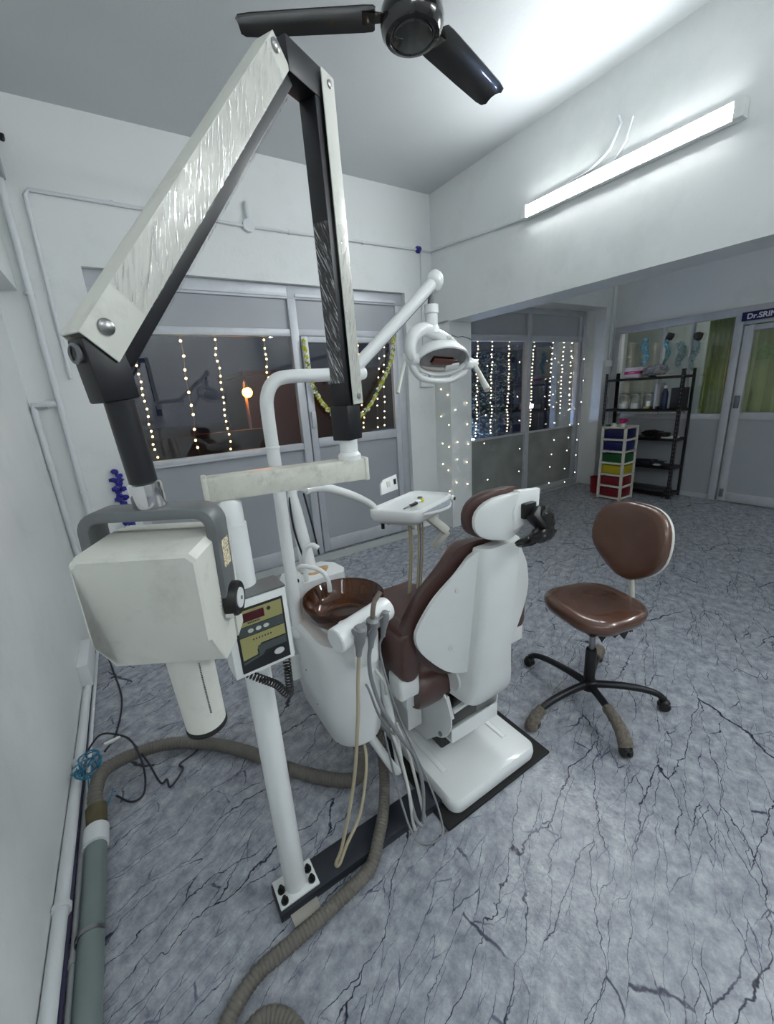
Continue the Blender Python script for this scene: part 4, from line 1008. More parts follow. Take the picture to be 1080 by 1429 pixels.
ua_ = B(); tube(ua_, [(.535,1.50,.86), (.525,1.50,.98), (.512,1.50,1.12), (.506,1.50,1.20), (.53,1.50,1.22), (.57,1.50,1.205)], .02, 16, 6, rfun=lambda t: .034-.020*min(1, t*1.25)); obj('upright_arm', ua_, W, T, label='tapered white upright arm')
und = B(); obar(und, (1.22,1.62,.95), (1.33,1.56,.83), (0,1,0), .045, .04, .008); obar(und, (1.33,1.56,.835), (1.27,1.60,.75), (0,1,0), .035, .035, .006); obj('under_bracket', und, M['ivory'], T)
for x, y in ((1.00,1.66), (1.06,1.70)): obj('bumper', cyl(B(), (x,y,.90), (x,y,.955), .009, n=12), M['blackp'], T)
for i, (x, y, m_) in enumerate(((1.115,1.60,'bh'), (1.130,1.605,'bh'), (1.185,1.62,'bh'), (1.205,1.63,'g'), (1.225,1.635,'bh'))):
    mm = M['beigehose'] if m_ == 'bh' else M['greyhose']
    obj('handpiece_hose', tube(B(), [(x,y,.96), (x+.002,y,.8), (x-.005,y+.01,.62), (x-.02,y+.03,.45), (x-.05,y+.1,.33)], .0052, 8, 6), mm, T)
wire = B(); tube(wire, [(.50,1.49,1.20), (.488,1.49,1.17), (.490,1.485,1.05), (.515,1.47,.90)], .004, 8); obj('control_wire', wire, M['cable'], T)
wire = B(); tube(wire, [(.555,1.51,1.19), (.575,1.51,1.05), (.59,1.51,.92)], .004, 8); obj('control_wire', wire, M['cable'], T)
# things lying on the tray
P = thing('probe', 'black handled instrument lying on the instrument tray', 'instrument', (1.10,1.54,1.02))
obj('handle', cyl(B(), (1.085,1.535,1.026), (1.135,1.552,1.026), .0075, n=12), M['blackp'], P)
obj('shaft', cyl(B(), (1.035,1.518,1.024), (1.085,1.535,1.025), .004, n=8), M['steel'], P)
P = thing('small_vial', 'tiny clear vial with yellow cap on the instrument tray', 'vial', (1.185,1.575,1.02))
obj('cap', lathe(B(), [(0,0), (.010,0), (.010,.014), (.006,.017), (0,.017)], (1.185,1.575,1.019), n=16), pbr('yellow_cap', rgb(206,206,60), .4), P)
obj('tube', cyl(B(), (1.145,1.575,1.025), (1.178,1.575,1.025), .006, n=12), M['whitep'], P)
tag(obj('rubber_plug', lathe(B(), [(0,0), (.014,0), (.012,.006), (0,.007)], (1.222,1.64,1.019), n=16), M['grey']), 'small flat grey rubber plug at the back of the instrument tray', 'plug')
# ================================================================== SUCTION HANDPIECES AND THEIR HOSES (held by the holder bar)
hp_specs = (
 (.055, 'grey suction handpiece on the near end of the holder bar with a yellowed hose', 'beigehose', .0058,
   [(.465,1.0,.70), (.452,1.005,.55), (.415,.995,.30), (.345,.98,.10), (.310,.972,.046), (.322,.968,.042), (.36,.985,.075), (.44,1.02,.13), (.52,1.10,.24), (.53,1.16,.34)]),
 (.105, 'grey suction handpiece with open tube tip in the middle of the holder bar', 'greyhose', .0066,
   [(.517,1.012,.76), (.520,1.015,.68), (.548,1.02,.56), (.600,1.01,.42), (.652,.98,.28), (.665,.95,.16), (.640,.92,.05), (.622,.905,.044), (.61,.93,.07), (.625,1.0,.16), (.63,1.10,.32)]),
 (.158, 'slim grey air syringe with thin metal nozzle on the far end of the holder bar', 'greyhose', .0038,
   [(.570,1.035,.76), (.580,1.03,.66), (.61,1.02,.50), (.655,.985,.30), (.69,.93,.14), (.690,.872,.02), (.650,.853,.010), (.600,.875,.010), (.578,.91,.045), (.585,1.0,.16), (.60,1.09,.33)]))
for i, (t, lab, hm, hr, pts) in enumerate(hp_specs):
    c = h0 + hu*t + hn*.039
    name = ('suction_handpiece', 'suction_handpiece', 'air_syringe')[i]
    T = thing(name, lab, 'handpiece', c, 'handpieces on the holder bar')
    pts = [(p[0]-.012, p[1]-.035, p[2]) if p[2] > .4 else p for p in pts]
    up = (zz*.94 + hn*.18).normalized()
    hd = B()
    lathe(hd, [(0,-.070), (.0085,-.068), (.0105,-.04), (.0165,-.016), (.0165,.006), (.0195,.014), (.0195,.034), (.012,.042), (0,.042)] if i < 2 else [(0,-.065), (.007,-.06), (.009,-.03), (.0145,.0), (.0145,.02), (.010,.034), (0,.036)], c + hn*.008, up, 22)
    obj('handle', hd, M['greyhose'], T)
    if i == 0:
        obj('valve', cyl(B(), c+hn*.008+zz*.028-hu*.02, c+hn*.008+zz*.028+hu*.022, .0115, n=18), M['greyhose'], T)
    if i == 1:
        obj('suction_tube', tube(B(), [c+hn*.008+up*.03, c+hn*.006+up*.07, c+hu*.012+up*.095, c+hu*.034+up*.115], .0075, 16, 6), pbr('rusty_grey_tube', rgb(120,108,100), .4, var=.3, scale=60), T)
    if i == 2:
        obj('nozzle', tube(B(), [c+hn*.008+up*.024+hu*.02, c+hn*.012+up*.026-hu*.01, c+hn*.018+up*.024-hu*.055, c+hn*.024+up*.012-hu*.085], .0022, 8, 5), M['steel'], T)
    obj('hose', tube(B(), [c + hn*.008 - up*.055] + [V(p) for p in pts], hr, 12, 8), M[hm], T)
# small loose hoses tucked into the spittoon body front
T = thing('water_line', 'thin grey water lines looping from the front of the spittoon body', 'hose', (.53, UYF, .60))
obj('tube', tube(B(), [(.525,UYF-.002,.600), (.527,UYF-.02,.585), (.55,UYF-.03,.48), (.60,1.04,.37), (.64,1.08,.31), (.63,1.15,.34)], .0042, 8), M['greyhose'], T)
obj('tube', tube(B(), [(.575,1.086,.625), (.58,1.07,.615), (.60,1.06,.57), (.615,1.08,.50)], .0062, 10), M['whitehose'], T)
T = thing('white_hose', 'pair of pale hoses hanging to the floor beside the chair base', 'hose', (.62, .96, .02))
obj('tube', tube(B(), [(.625,1.09,.33), (.625,1.03,.25), (.615,.97,.15), (.60,.93,.05), (.592,.905,.047)], .0062, 10), M['whitehose'], T)
obj('tube', tube(B(), [(.66,1.10,.33), (.66,1.03,.25), (.655,.97,.14), (.645,.92,.05)], .0062, 10), M['whitehose'], T)
# ---- corrugated hoses on the floor
T = thing('corrugated_hose', 'grey corrugated hose running from the spittoon unit past the x-ray post to the front', 'hose', (.1, .88, 0))
hb = B(); corrugated(hb, [(.60,1.22,.34), (.625,1.18,.20), (.60,1.12,.085), (.53,1.02,.062), (.47,.955,.060), (.40,.905,.028), (.27,.885,.024), (.13,.872,.023), (0.01,.862,.023), (-.08,.815,.023), (-.15,.74,.023), (-.19,.62,.023)], .0215); obj('hose', hb, M['corr'], T)
T = thing('corrugated_hose', 'curved end of a grey corrugated hose at the bottom edge of the photo', 'hose', (0, .74, 0))
hb = B(); corrugated(hb, [(-.10,.66,.023), (-.06,.745,.026), (.0,.765,.028), (.055,.72,.026), (.08,.62,.023)], .0215); obj('hose', hb, M['corr'], T)
T = thing('drain_hose', 'thick grey corrugated drain hose arching from the wall pipe to the spittoon unit', 'hose', (-.3, 1.8, 0))
hb = B(); corrugated(hb, [(-.382,1.66,.045), (-.380,1.74,.09), (-.345,1.83,.10), (-.235,1.885,.07), (-.095,1.885,.04), (.073,1.765,.031), (.2,1.61,.031), (.305,1.44,.031), (.41,1.31,.031), (.50,1.215,.045), (.535,1.19,.12), (.54,1.20,.33)], .027, .014, .0025); obj('hose', hb, M['corr'], T)
obj('torn_sleeve', lathe(B(), [(.030,0), (.034,.0), (.036,.07), (.031,.075)], (-.381,1.62,.044), (.0,.93,.3), 20), pbr('dirty_sleeve', rgb(92,84,58), .7, var=.3, scale=20), T)
# ---- cables
T = thing('blue_cable', 'tangled light blue cable coil at the foot of the left wall', 'cable', (-.42, 1.95, .1))
rnd = random.Random(11); cb_ = B()
for k in range(6):
    pts = []
    for j in range(11):
        a = 2*PI*j/10 + k; R = .030 + .018*rnd.random()
        pts.append((-.41 + R*math.cos(a)*1.0 + .012*math.sin(k*2.), 1.90 + R*math.sin(a)*1.25 + .02*math.cos(k*1.3), .09 + .025*math.sin(a*1.0+k*1.7) + .01*rnd.random()))
    tube(cb_, pts, .0032, 6, 5)
tube(cb_, [(-.41,1.86,.10), (-.41,1.80,.06), (-.40,1.73,.03), (-.36,1.72,.02), (-.33,1.78,.03)], .0032, 6, 5)
obj('coil', cb_, M['bluec'], T)
T = thing('power_cable', 'dark navy cable looping over the drain hose on the floor', 'cable', (-.25, 1.8, 0))
c1 = B(); tube(c1, [(-.425,1.98,.10), (-.37,2.06,.11), (-.30,2.0,.12), (-.245,1.92,.115), (-.215,1.80,.06), (-.225,1.71,.012), (-.27,1.69,.010), (-.325,1.76,.012)], .0042, 8, 8)
tube(c1, [(-.30,2.01,.115), (-.25,1.93,.115), (-.20,1.83,.05), (-.165,1.722,.008), (-.14,1.722,.008), (-.130,1.672,.008), (-.075,1.735,.008), (-.082,1.775,.008), (-.01,1.80,.012), (.03,1.86,.012)], .0042, 8, 8)
obj('cable_run', c1, M['cable'], T)
T = thing('earth_wire', 'dark wire hanging down the left wall corner to the floor', 'wire', (-.33, 2.6, 0))
obj('wire_run', tube(B(), [(-.41,3.3,.30), (-.38,3.0,.09), (-.345,2.8,.012), (-.30,2.45,.006), (-.325,2.15,.02), (-.36,2.0,.06)], .0045, 8, 8), M['cable'], T)
T = thing('white_plug', 'small white cable connector lying on the drain hose', 'plug', (-.31, 1.95, .13))
obj('connector', obar(B(), (-.345,1.945,.135), (-.285,1.965,.125), (0,0,1), .014, .012, .003), M['whitep'], T)

# ================================================================== STOOL
SB = V((1.70, .945, 0))
T = thing('stool', 'brown swivel stool with backrest on a five-foot black base', 'stool', SB)
obj('hub', lathe(B(), [(0,.075), (.040,.075), (.042,.085), (.036,.10), (.034,.118), (.028,.122), (.0265,.122), (0,.122)], SB, n=32), M['black'], T)
obj('column_sleeve', lathe(B(), [(.0255,.12), (.0255,.29), (.022,.298), (0,.298)], SB, n=28), M['blackp'], T)
obj('gas_rod', cyl(B(), SB+zz*.295, SB+zz*.44, .0135, n=20), M['steel'], T)
for k, (a, R, fold) in enumerate(((22.5, .355, 1), (92, .345, 0), (173.5, .36, 2), (238, .335, 3), (311, .335, 0))):
    a = math.radians(a); d = V((math.cos(a), math.sin(a), 0)); s_ = V((-d.y, d.x, 0))
    lg = B()
    tube(lg, [SB+d*.025+zz*.098, SB+d*.12+zz*.106, SB+d*(R*.66)+zz*.104, SB+d*(R*.88)+zz*.088, SB+d*(R*.99)+zz*.062], .016, 14, 6, rfun=lambda t: .0185-.0045*t)
    leg = obj('leg', lg, M['black'], T)
    cs = B(); c = SB + d*R + zz*.0255
    for s in (-1, 1): lathe(cs, [(0,-.009), (.021,-.009), (.0255,-.004), (.0255,.004), (.021,.009), (0,.009)], c + s_*(s*.012), s_, 22)
    blob(cs, c + zz*.018, (.026,.026,.016), 0, 1, 2); cyl(cs, c+zz*.02, c+zz*.045, .008, n=10)
    obj('caster', cs, M['blackp'], leg)
    if fold in (2, 3):
        w = B(); tube(w, [SB+d*(R*.52)+zz*.104, SB+d*(R*.75)+zz*.10, SB+d*(R*.90)+zz*.080, SB+d*(R*1.0)+zz*.045] if fold == 3 else [SB+d*(R*.86)+zz*.085, SB+d*(R*.97)+zz*.06, SB+d*(R*1.04)+zz*.03, SB+d*(R*1.05)+zz*.010], .024, 16, 6, rfun=lambda t: .0235+.007*t+.0012*math.sin(t*31))
        obj('torn_wrap', w, M['mesh'], leg, label='dusty grey wrapping')
    if fold == 1:
        w = B(); tube(w, [SB+d*(R*.60)+zz*.112, SB+d*(R*.85)+zz*.10, SB+d*(R*.96)+zz*.07], .028, 14, 6, rfun=lambda t: .024+.010*math.sin(PI*t)); obj('torn_wrap', w, M['mesh'], leg, label='dusty grey wrapping')
fa = math.radians(165.5); fd = V((math.cos(fa), math.sin(fa), 0)); fs = V((-fd.y, fd.x, 0))       # facing, left
SC = V((1.765, .985, .485))
def cushion(c, u, v, w, L_, W_, lv):
    rings = []
    for z, ins, dish in lv:
        o = rrect(L_-2*ins, W_-2*ins, .13-ins*.5, 8)
        rings.append([c + u*a*(1) + v*b_*(1-.12*(-a/L_)) + w*z for a, b_ in o])
    return rings
cu_ = B(); R_ = cushion(SC, fd, fs, zz, .395, .40, [(-.035,.03,0), (-.03,.012,0), (-.012,.002,0), (.012,0,0), (.028,.008,0), (.036,.03,0), (.037,.07,0), (.030,.12,0)])
obj('seat', loft(B(), R_), M['seatbrown'], T, ang=60)
un = B(); box(un, SC+zz*-.043, (.30,.29,.016), Matrix.Rotation(fa, 4, 'Z'), .006); box(un, SB+zz*.432, (.14,.14,.02), None, .004)
obj('seat_plate', un, M['blackp'], T)
tf = B()
rnd = random.Random(5)
for k in range(9):
    a = rnd.uniform(-.9, 1.6) - PI/2; p = SC + V((.165*math.cos(a), .165*math.sin(a), -.045)); s = .02+.02*rnd.random()
    q = [p + V((-s*math.sin(a), s*math.cos(a), .008)), p + V((s*math.sin(a), -s*math.cos(a), .008)), p + V((s*.2, 0, -.02-.03*rnd.random()))]
    prism(tf, q, V((math.cos(a), math.sin(a), 0))*.004)
prism(tf, [SC+V((.02,-.17,-.035)), SC+V((.13,-.13,-.035)), SC+V((.12,-.135,-.062)), SC+V((.03,-.165,-.075))], V((0,.01,0)), .002)
obj('torn_lining', tf, M['blackp'], T, label='torn black lining under the seat')
# back stem and backrest
bc = V((1.945, .925, .795)); bt = (zz - fd*.16).normalized(); bn = fd.copy(); bn = (bn - bt*bn.dot(bt)).normalized()
st = B(); obar(st, SC-fd*.10-zz*.05, SC-fd*.225-zz*.05, zz, .045, .012, .003); tube(st, [SC-fd*.215-zz*.05, SC-fd*.235-zz*.02, bc-bt*.16-fd*.035, bc-bt*.02-fd*.04], .014, 12, 6); obj('back_stem', st, M['ivory'], T)
def egg(k, ins): 
    out = []
    for j in range(40):
        a = 2*PI*j/40; c, s = math.cos(a), math.sin(a)
        w = .202*(1.0 if s > 0 else 1-.52*(-s)**1.6); h = .185
        x = w*abs(c)**.72*(1 if c >= 0 else -1); y = h*abs(s)**.80*(1 if s >= 0 else -1)
        x *= (1-ins/.2); y *= (1-ins/.2)
        out.append(bc + fs*x + bt*(y+.0) + bn*(k + .9*x*x))
    return out
obj('backrest', loft(B(), [egg(-.018,.012), egg(-.005,.0), egg(.018,.0), egg(.032,.012), egg(.040,.04), egg(.041,.09), egg(.040,.15)]), M['seatbrown'], T, ang=60)
obj('backrest_shell', loft(B(), [egg(-.034,.03), egg(-.032,.008), egg(-.022,.001), egg(-.012,.003)]), M['ivory'], T, ang=60, label='ivory plastic back shell')

# ================================================================== STEEL RACK AND WHAT STANDS ON IT
RX0, RX1, RY0, RY1 = 5.74, 6.04, 2.37, 3.33
T = thing('steel_rack', 'black slotted-angle steel rack against the glazed partition', 'rack', (5.89, 2.85, 0))
for x, sx in ((RX0, 1), (RX1, -1)):
    for y, sy in ((RY0, 1), (RY1, -1)):
        pb = B(); bx(pb, x, x+sx*.035, y, y+sy*.003, 0, 1.60); bx(pb, x, x+sx*.003, y, y+sy*.035, 0, 1.60)
        p = obj('post', pb, M['blackp'], T)
        if sx > 0:
            hs_ = B()
            for k in range(30): bx(hs_, x+sx*.013, x+sx*.02, y-sy*.0006, y+sy*.0002, .06+.05*k, .078+.05*k); bx(hs_, x-.0006, x+.0002, y+sy*.013, y+sy*.02, .06+.05*k, .078+.05*k)
            obj('slot', hs_, pbr('slot_grey', rgb(120,122,124), .5), p)
SHZ = (.06, .405, .765, 1.13, 1.525)
for z in SHZ:
    s_ = B(); bx(s_, RX0+.003, RX1-.003, RY0+.003, RY1-.003, z-.004, z); bx(s_, RX0+.003, RX0+.006, RY0+.003, RY1-.003, z-.03, z); bx(s_, RX1-.006, RX1-.003, RY0+.003, RY1-.003, z-.03, z); bx(s_, RX0+.003, RX1-.003, RY0+.003, RY0+.006, z-.03, z)
    obj('shelf', s_, M['blackp'], T)
P = thing('glove_box', 'white and pink carton on the left of the top rack shelf', 'box', (5.84, 3.02, 1.525))
obj('carton', bx(B(), 5.78, 5.90, 2.92, 3.10, 1.525, 1.66, .003), pbr('white_card', rgb(206,200,206), .6), P)
obj('pink_band', bx(B(), 5.779, 5.901, 2.919, 3.101, 1.575, 1.612), pbr('pink_print', rgb(176,40,110), .5), P)
gt = B(); bx(gt, 5.7785, 5.779, 2.97, 3.05, 1.587, 1.600); obj('printed_mark', gt, pbr('pale_pink_print', rgb(226,150,190), .5), P)
P = thing('plastic_bag', 'crumpled clear plastic bag of supplies on the top rack shelf', 'bag', (5.88, 2.72, 1.525))
obj('bag', blob(B(), (5.88, 2.77, 1.60), (.10,.14,.075), .35, 3, 4, 2.), pbr('grey_plastic', rgb(150,152,156), .2, var=.4, scale=14, coat=.4), P, ang=20)
P = thing('tray_stack', 'thin pale tray lying at the right of the top rack shelf', 'tray', (5.86, 2.55, 1.525))
obj('tray', bx(B(), 5.77, 5.97, 2.42, 2.70, 1.525, 1.545, .006), pbr('pale_tray', rgb(186,180,176), .4), P)
jg = glass('jar_glass', (.86,.88,.88,1), .12, .05)
for y, fill, lab, hf in ((3.10, pbr('cotton', rgb(232,232,228), .9, var=.05, scale=30, bump=.5), 'clear jar with steel lid and white rolls, leftmost of the three on the rack', .07), (2.945, None, 'clear jar with steel lid and white rolls, middle one of three on the rack', .075), (2.785, pbr('yellow_liquid', rgb(206,198,96), .4), 'clear jar with steel lid and yellow bottom, rightmost of three on the rack', .035)):
    P = thing('glass_jar', lab, 'jar', (5.83, y, 1.13), 'glass jars on the rack')
    obj('jar_body', lathe(B(), [(0,.001), (.058,.001), (.062,.006), (.062,.15), (.05,.172), (.05,.18)], (5.83, y, 1.13), n=28), jg, P)
    if fill is None: fill = MATS['cotton']
    obj('content', lathe(B(), [(0,.006), (.054,.006), (.054,hf), (0,hf)], (5.83, y, 1.13), n=20), fill, P)
    if hf < .05: obj('content', lathe(B(), [(0,hf+.001), (.03,hf+.001), (.03,.10), (0,.10)], (5.83, y, 1.13), n=16), MATS['cotton'], P)
    obj('lid', lathe(B(), [(0,.18), (.053,.18), (.053,.198), (.048,.204), (0,.205)], (5.83, y, 1.13), n=28), M['steel'], P)
P = thing('paper_pack', 'dark blue capped bottle between the jars and the rack end', 'bottle', (5.84, 2.60, 1.13))
obj('bottle_body', lathe(B(), [(0,0), (.034,0), (.036,.01), (.036,.19), (.02,.235), (.016,.25), (0,.25)], (5.84, 2.60, 1.13), n=24), pbr('navy_bottle', rgb(36,46,84), .3), P)
obj('bottle_cap', lathe(B(), [(.018,.25), (.018,.285), (0,.287)], (5.84, 2.60, 1.13), n=18), M['whitep'], P)
P.name = 'bottle'
tag(obj('file_folder', bx(B(), 5.76, 5.98, 2.665, 2.69, 1.13, 1.44, .003), pbr('pale_folder', rgb(186,188,194), .5)), 'thin pale folder standing upright beside the jars on the rack', 'folder')
tag(obj('dark_carton', bx(B(), 5.80, 6.0, 2.40, 2.52, 1.13, 1.38, .004), pbr('dark_carton', rgb(44,44,48), .5)), 'dark carton at the right end of the jar shelf', 'box')
tag(obj('small_case', bx(B(), 5.765, 5.84, 2.64, 2.73, 1.13, 1.165, .006), M['blackp']), 'small black case lying in front of the jars on the rack', 'case')
P = thing('power_tool', 'black lumpy equipment bag on the middle rack shelf', 'bag', (5.88, 2.66, .765))
t = B(); blob(t, (5.86, 2.70, .815), (.09,.13,.045), .4, 3, 3, 8.); bx(t, 5.78, 5.90, 2.50, 2.62, .765, .835, .012); obj('bag_body', t, M['blackp'], P); P.name = 'equipment_bag'
tag(obj('white_tray', bx(B(), 5.77, 5.95, 2.41, 2.56, .766, .785, .005), M['whitep']), 'small white tray at the right end of the middle rack shelf', 'tray')
P = thing('cable_heap', 'heap of dark cables with a white connector on the second lowest rack shelf', 'cables', (5.88, 2.72, .405))
t = B(); rnd = random.Random(2)
for k in range(7): tube(t, [(5.86+rnd.uniform(-.08,.1), 2.72+rnd.uniform(-.2,.22), .412+rnd.uniform(0,.05)) for j in range(7)], .007, 6, 5)
obj('cables', t, M['cable'], P); obj('connector', blob(B(), (5.80,2.58,.42), (.03,.05,.015), .3, 3, 2), M['whitep'], P)
tag(obj('flat_carton', bx(B(), 5.77, 6.0, 2.45, 3.0, .06, .10, .004), pbr('dark_carton', rgb(44,44,48), .5)), 'flat dark carton on the lowest rack shelf', 'box')

# ---- plastic drawer tower
DX0, DX1, DY0, DY1 = 5.26, 5.56, 2.73, 3.05
T = thing('drawer_tower', 'white plastic drawer tower with coloured drawers beside the rack', 'drawers', (5.41, 2.89, 0))
fr = B(); HZ = .94; nD = 6; pitch = .152
for x in (DX0, DX1-.03):
    for y in (DY0, DY1-.03): bx(fr, x, x+.03, y, y+.03, 0, HZ, .003)
for k in range(nD+1):
    z = .025 + k*pitch; z0, z1 = z-.012, z+.012
    bx(fr, DX0, DX1, DY0, DY0+.022, z0, z1, .003); bx(fr, DX0, DX1, DY1-.022, DY1, z0, z1, .003); bx(fr, DX0, DX0+.022, DY0, DY1, z0, z1, .003); bx(fr, DX1-.022, DX1, DY0, DY1, z0, z1, .003)
bx(fr, DX0, DX1, DY0, DY1, HZ-.012, HZ, .004)
obj('frame', fr, pbr('cream_plastic', rgb(214,212,200), .45), T)
for k, (c, nm) in enumerate((((112,16,28),'dark red drawer'), ((112,16,28),'dark red drawer'), ((176,160,30),'yellow drawer'), ((10,78,36),'green drawer'), ((20,26,92),'dark blue drawer'), ((20,22,78),'dark blue drawer'))):
    z0 = .025 + k*pitch + .016; z1 = z0 + .108
    d = B(); bx(d, DX0+.012, DX1-.034, DY0+.034, DY1-.034, z0, z1, .008); bx(d, DX0+.03, DX1-.035, DY0+.014, DY0+.04, z0, z1, .004)
    obj('drawer', d, pbr('drawer_%d_%d_%d' % c, rgb(*c), .35), T, label=nm)
P = thing('flower_pot', 'tiny white pot of bright pink flowers on the drawer tower', 'plant', (5.36, 2.83, HZ))
obj('pot', lathe(B(), [(0,0), (.024,0), (.03,.045), (.026,.045), (.0,.04)], (5.36, 2.83, HZ), n=18), M['whitep'], P)
fl = B()
for k in range(11): blob(fl, (5.36+.035*math.cos(k*2.4)*(.4+.06*k), 2.83+.035*math.sin(k*2.4)*(.4+.06*k), HZ+.075+.012*math.sin(k*1.3)), (.02,.02,.018), .3, 5, 2, k)
obj('flowers', fl, pbr('pink_petals', rgb(206,34,110), .6, var=.3, scale=40), P)
P = thing('cream_jar', 'tiny white jar on the drawer tower left of the pink flowers', 'jar', (5.33, 2.93, HZ)); obj('jar_body', lathe(B(), [(0,0), (.028,0), (.03,.03), (.024,.036), (.024,.05), (0,.05)], (5.33, 2.93, HZ), n=18), M['whitep'], P)
P = thing('pill_box', 'small dark green box at the left of the drawer tower top', 'box', (5.33, 3.01, HZ)); obj('box_body', bx(B(), 5.31, 5.36, 2.985, 3.03, HZ, HZ+.03, .004), pbr('dark_green', rgb(30,70,50), .5), P)
tag(obj('red_bin', lathe(B(), [(0,0), (.07,0), (.085,.22), (.088,.225), (.080,.222), (.066,.01), (0,.01)], (5.50, 3.20, 0), n=24), pbr('red_plastic', rgb(140,24,30), .4)), 'dark red plastic bin behind the drawer tower', 'bin')

# ================================================================== FAIRY LIGHTS, GARLANDS
warm = emit('warm_bulb', rgb(255,212,130), 3.2, False); cool = emit('white_bulb', rgb(255,236,196), 2.6, False)
wire_m = pbr('copper_wire', rgb(150,124,80), .4, .4)
bulb_mesh = {}
def bulb_proto(mat, r):
    k = (mat.name, r)
    if k not in bulb_mesh:
        b = B(); bmesh.ops.create_icosphere(b, subdivisions=1, radius=r)
        for f in b.faces: f.smooth = True
        me = bpy.data.meshes.new('bulb'); b.to_mesh(me); b.free(); me.materials.append(mat); bulb_mesh[k] = me
    return bulb_mesh[k]
def strand(x0, y0, z0, x1, y1, z1, n, mat, r, label, group=None, jit=.012, seed=0, wire=True):
    rnd = random.Random(seed)
    T = thing('string_light', label, 'string light', (x0, y0, z0), group or 'fairy light strings')
    pts = [V((x0, y0, z0)).lerp(V((x1, y1, z1)), i/(n*1.0)) + V((rnd.uniform(-jit, jit), 0, 0)) for i in range(n+1)]
    pts[0] = V((x0, y0, z0))
    if wire: obj('wire', tube(B(), pts, .0016, 5, 0), wire_m, T)
    for i in range(n):
        p = pts[i].lerp(pts[i+1], rnd.uniform(.35, .75)) if i else pts[0].lerp(pts[1], .3)
        o = bpy.data.objects.new('bulb', bulb_proto(mat, r)); COL.objects.link(o); o.parent = T; o.location = p + V((0,-.004,0)) - T.location
    return T
ORD = ('first', 'second', 'third', 'fourth')
for i, (xa, xb, za, zb, n) in enumerate(((.205,.195,2.05,1.15,17), (.535,.515,2.07,1.15,10), (.795,.770,2.07,1.15,17), (1.20,1.19,2.07,1.16,18))):
    strand(xa, 3.775, za, xb, 3.775, zb, n, warm, .0090 if i != 1 else .011, '%s warm fairy light string from the left on the wide window' % ORD[i], seed=i)
for i, (xa, xb, za, zb, n) in enumerate(((2.13,2.125,2.03,1.18,14), (2.375,2.285,2.02,1.18,9), (2.435,2.375,2.02,1.18,11))):
    strand(xa, 3.775, za, xb, 3.775, zb, n, warm if i < 1 else cool, .0080, '%s fairy light string from the left on the glass door' % ORD[i], seed=10+i)
for i, (xa, xb, zb, n, gp) in enumerate(((3.82,3.80,.93,28, 'left pane'), (4.07,4.06,.92,26, 'left pane'), (4.39,4.36,.90,28, 'left pane'), (4.86,4.83,.95,26, 'right pane'), (5.26,5.23,1.2,14, 'right pane'), (5.50,5.49,1.08,18, 'right pane'), (5.70,5.70,1.1,13, 'right pane'))):
    j = i if i < 3 else i-3
    strand(xa, 3.845, 2.085, xb, 3.845, max(zb, .93), n, cool, .0085, '%s fairy light string from the left on the %s of the recess window' % (ORD[j], gp), seed=20+i, jit=.02)
# sparser white strands that hang lower
for i, (xa, zb, n) in enumerate(((3.72,.20,4), (4.30,.30,5), (5.00,.08,9), (5.35,.05,9), (5.62,.10,7))):
    strand(xa, 3.60, 1.9, xa+.02, 3.60, zb, n, cool, .0065, 'sparse low white fairy light string, %s from the left in front of the recess window' % ('first','second','third','fourth','fifth')[i], seed=40+i, jit=.06, wire=False)
for i, (xa, ya, za, zb, n) in enumerate(((2.988,3.56,1.62,.65,4), (2.988,3.45,1.56,.30,5), (3.06,3.398,1.40,.42,4), (3.22,3.398,1.45,.40,5))):
    strand(xa, ya, za, xa, ya, zb, n, cool, .0055, ('white fairy lights down the shadowed left side of the pillar by the wall', 'white fairy lights down the left side of the pillar by its front edge', 'white fairy lights down the front of the pillar, left string', 'white fairy lights down the front of the pillar, right string')[i], seed=60+i, jit=.03, wire=False)
tag(obj('hanging_wire', tube(B(), [(3.02,3.40,2.07), (3.10,3.398,2.05), (3.18,3.398,2.055), (3.30,3.40,2.02), (3.5,3.62,2.0)], .003, 6), M['cable']), 'dark wire sagging across the top of the pillar front', 'wire')
# flower garland on the glass door
T = thing('garland', 'yellow-green and white flower garland draped on the glass door', 'garland', (1.53, 3.66, 2.05))
gpts = [V(p) for p in ((1.525,3.68,2.03), (1.53,3.675,1.86), (1.55,3.67,1.70), (1.62,3.665,1.52), (1.74,3.66,1.38), (1.88,3.655,1.32), (2.02,3.655,1.345), (2.15,3.66,1.44), (2.27,3.665,1.60), (2.38,3.67,1.75), (2.455,3.675,1.90), (2.49,3.68,2.06))]
P_ = spline(gpts, 9); obj('string', tube(B(), gpts, .003, 6, 6), M['cable'], T)
fy = pbr('yellow_green_petals', rgb(186,188,58), .7, var=.35, scale=60); fw = pbr('white_petals', rgb(214,216,210), .7); fgreen = pbr('garland_leaf', rgb(70,110,50), .7)
me_ = []
for m_ in (fy, fw, fgreen):
    b = B()
    for k in range(5): blob(b, (.012*math.cos(k*1.257), .004*math.sin(k*3), .012*math.sin(k*1.257)), (.010,.010,.010), .4, 6, 1, k)
    finish(b); me = bpy.data.meshes.new('flower'); b.to_mesh(me); b.free(); me.materials.append(m_); me_.append(me)
for i in range(0, len(P_), 1):
    p = P_[i]; o = bpy.data.objects.new('flower', me_[(0,0,1,0,2,1)[i % 6] if (i//6) % 2 else (0,1,0,0,0,1)[i % 6]]); COL.objects.link(o); o.parent = T; o.location = p - T.location + V((.006*math.sin(i*2.1), -.008, .006*math.cos(i*1.7))); o.scale = (1.0, 1., 1.2)
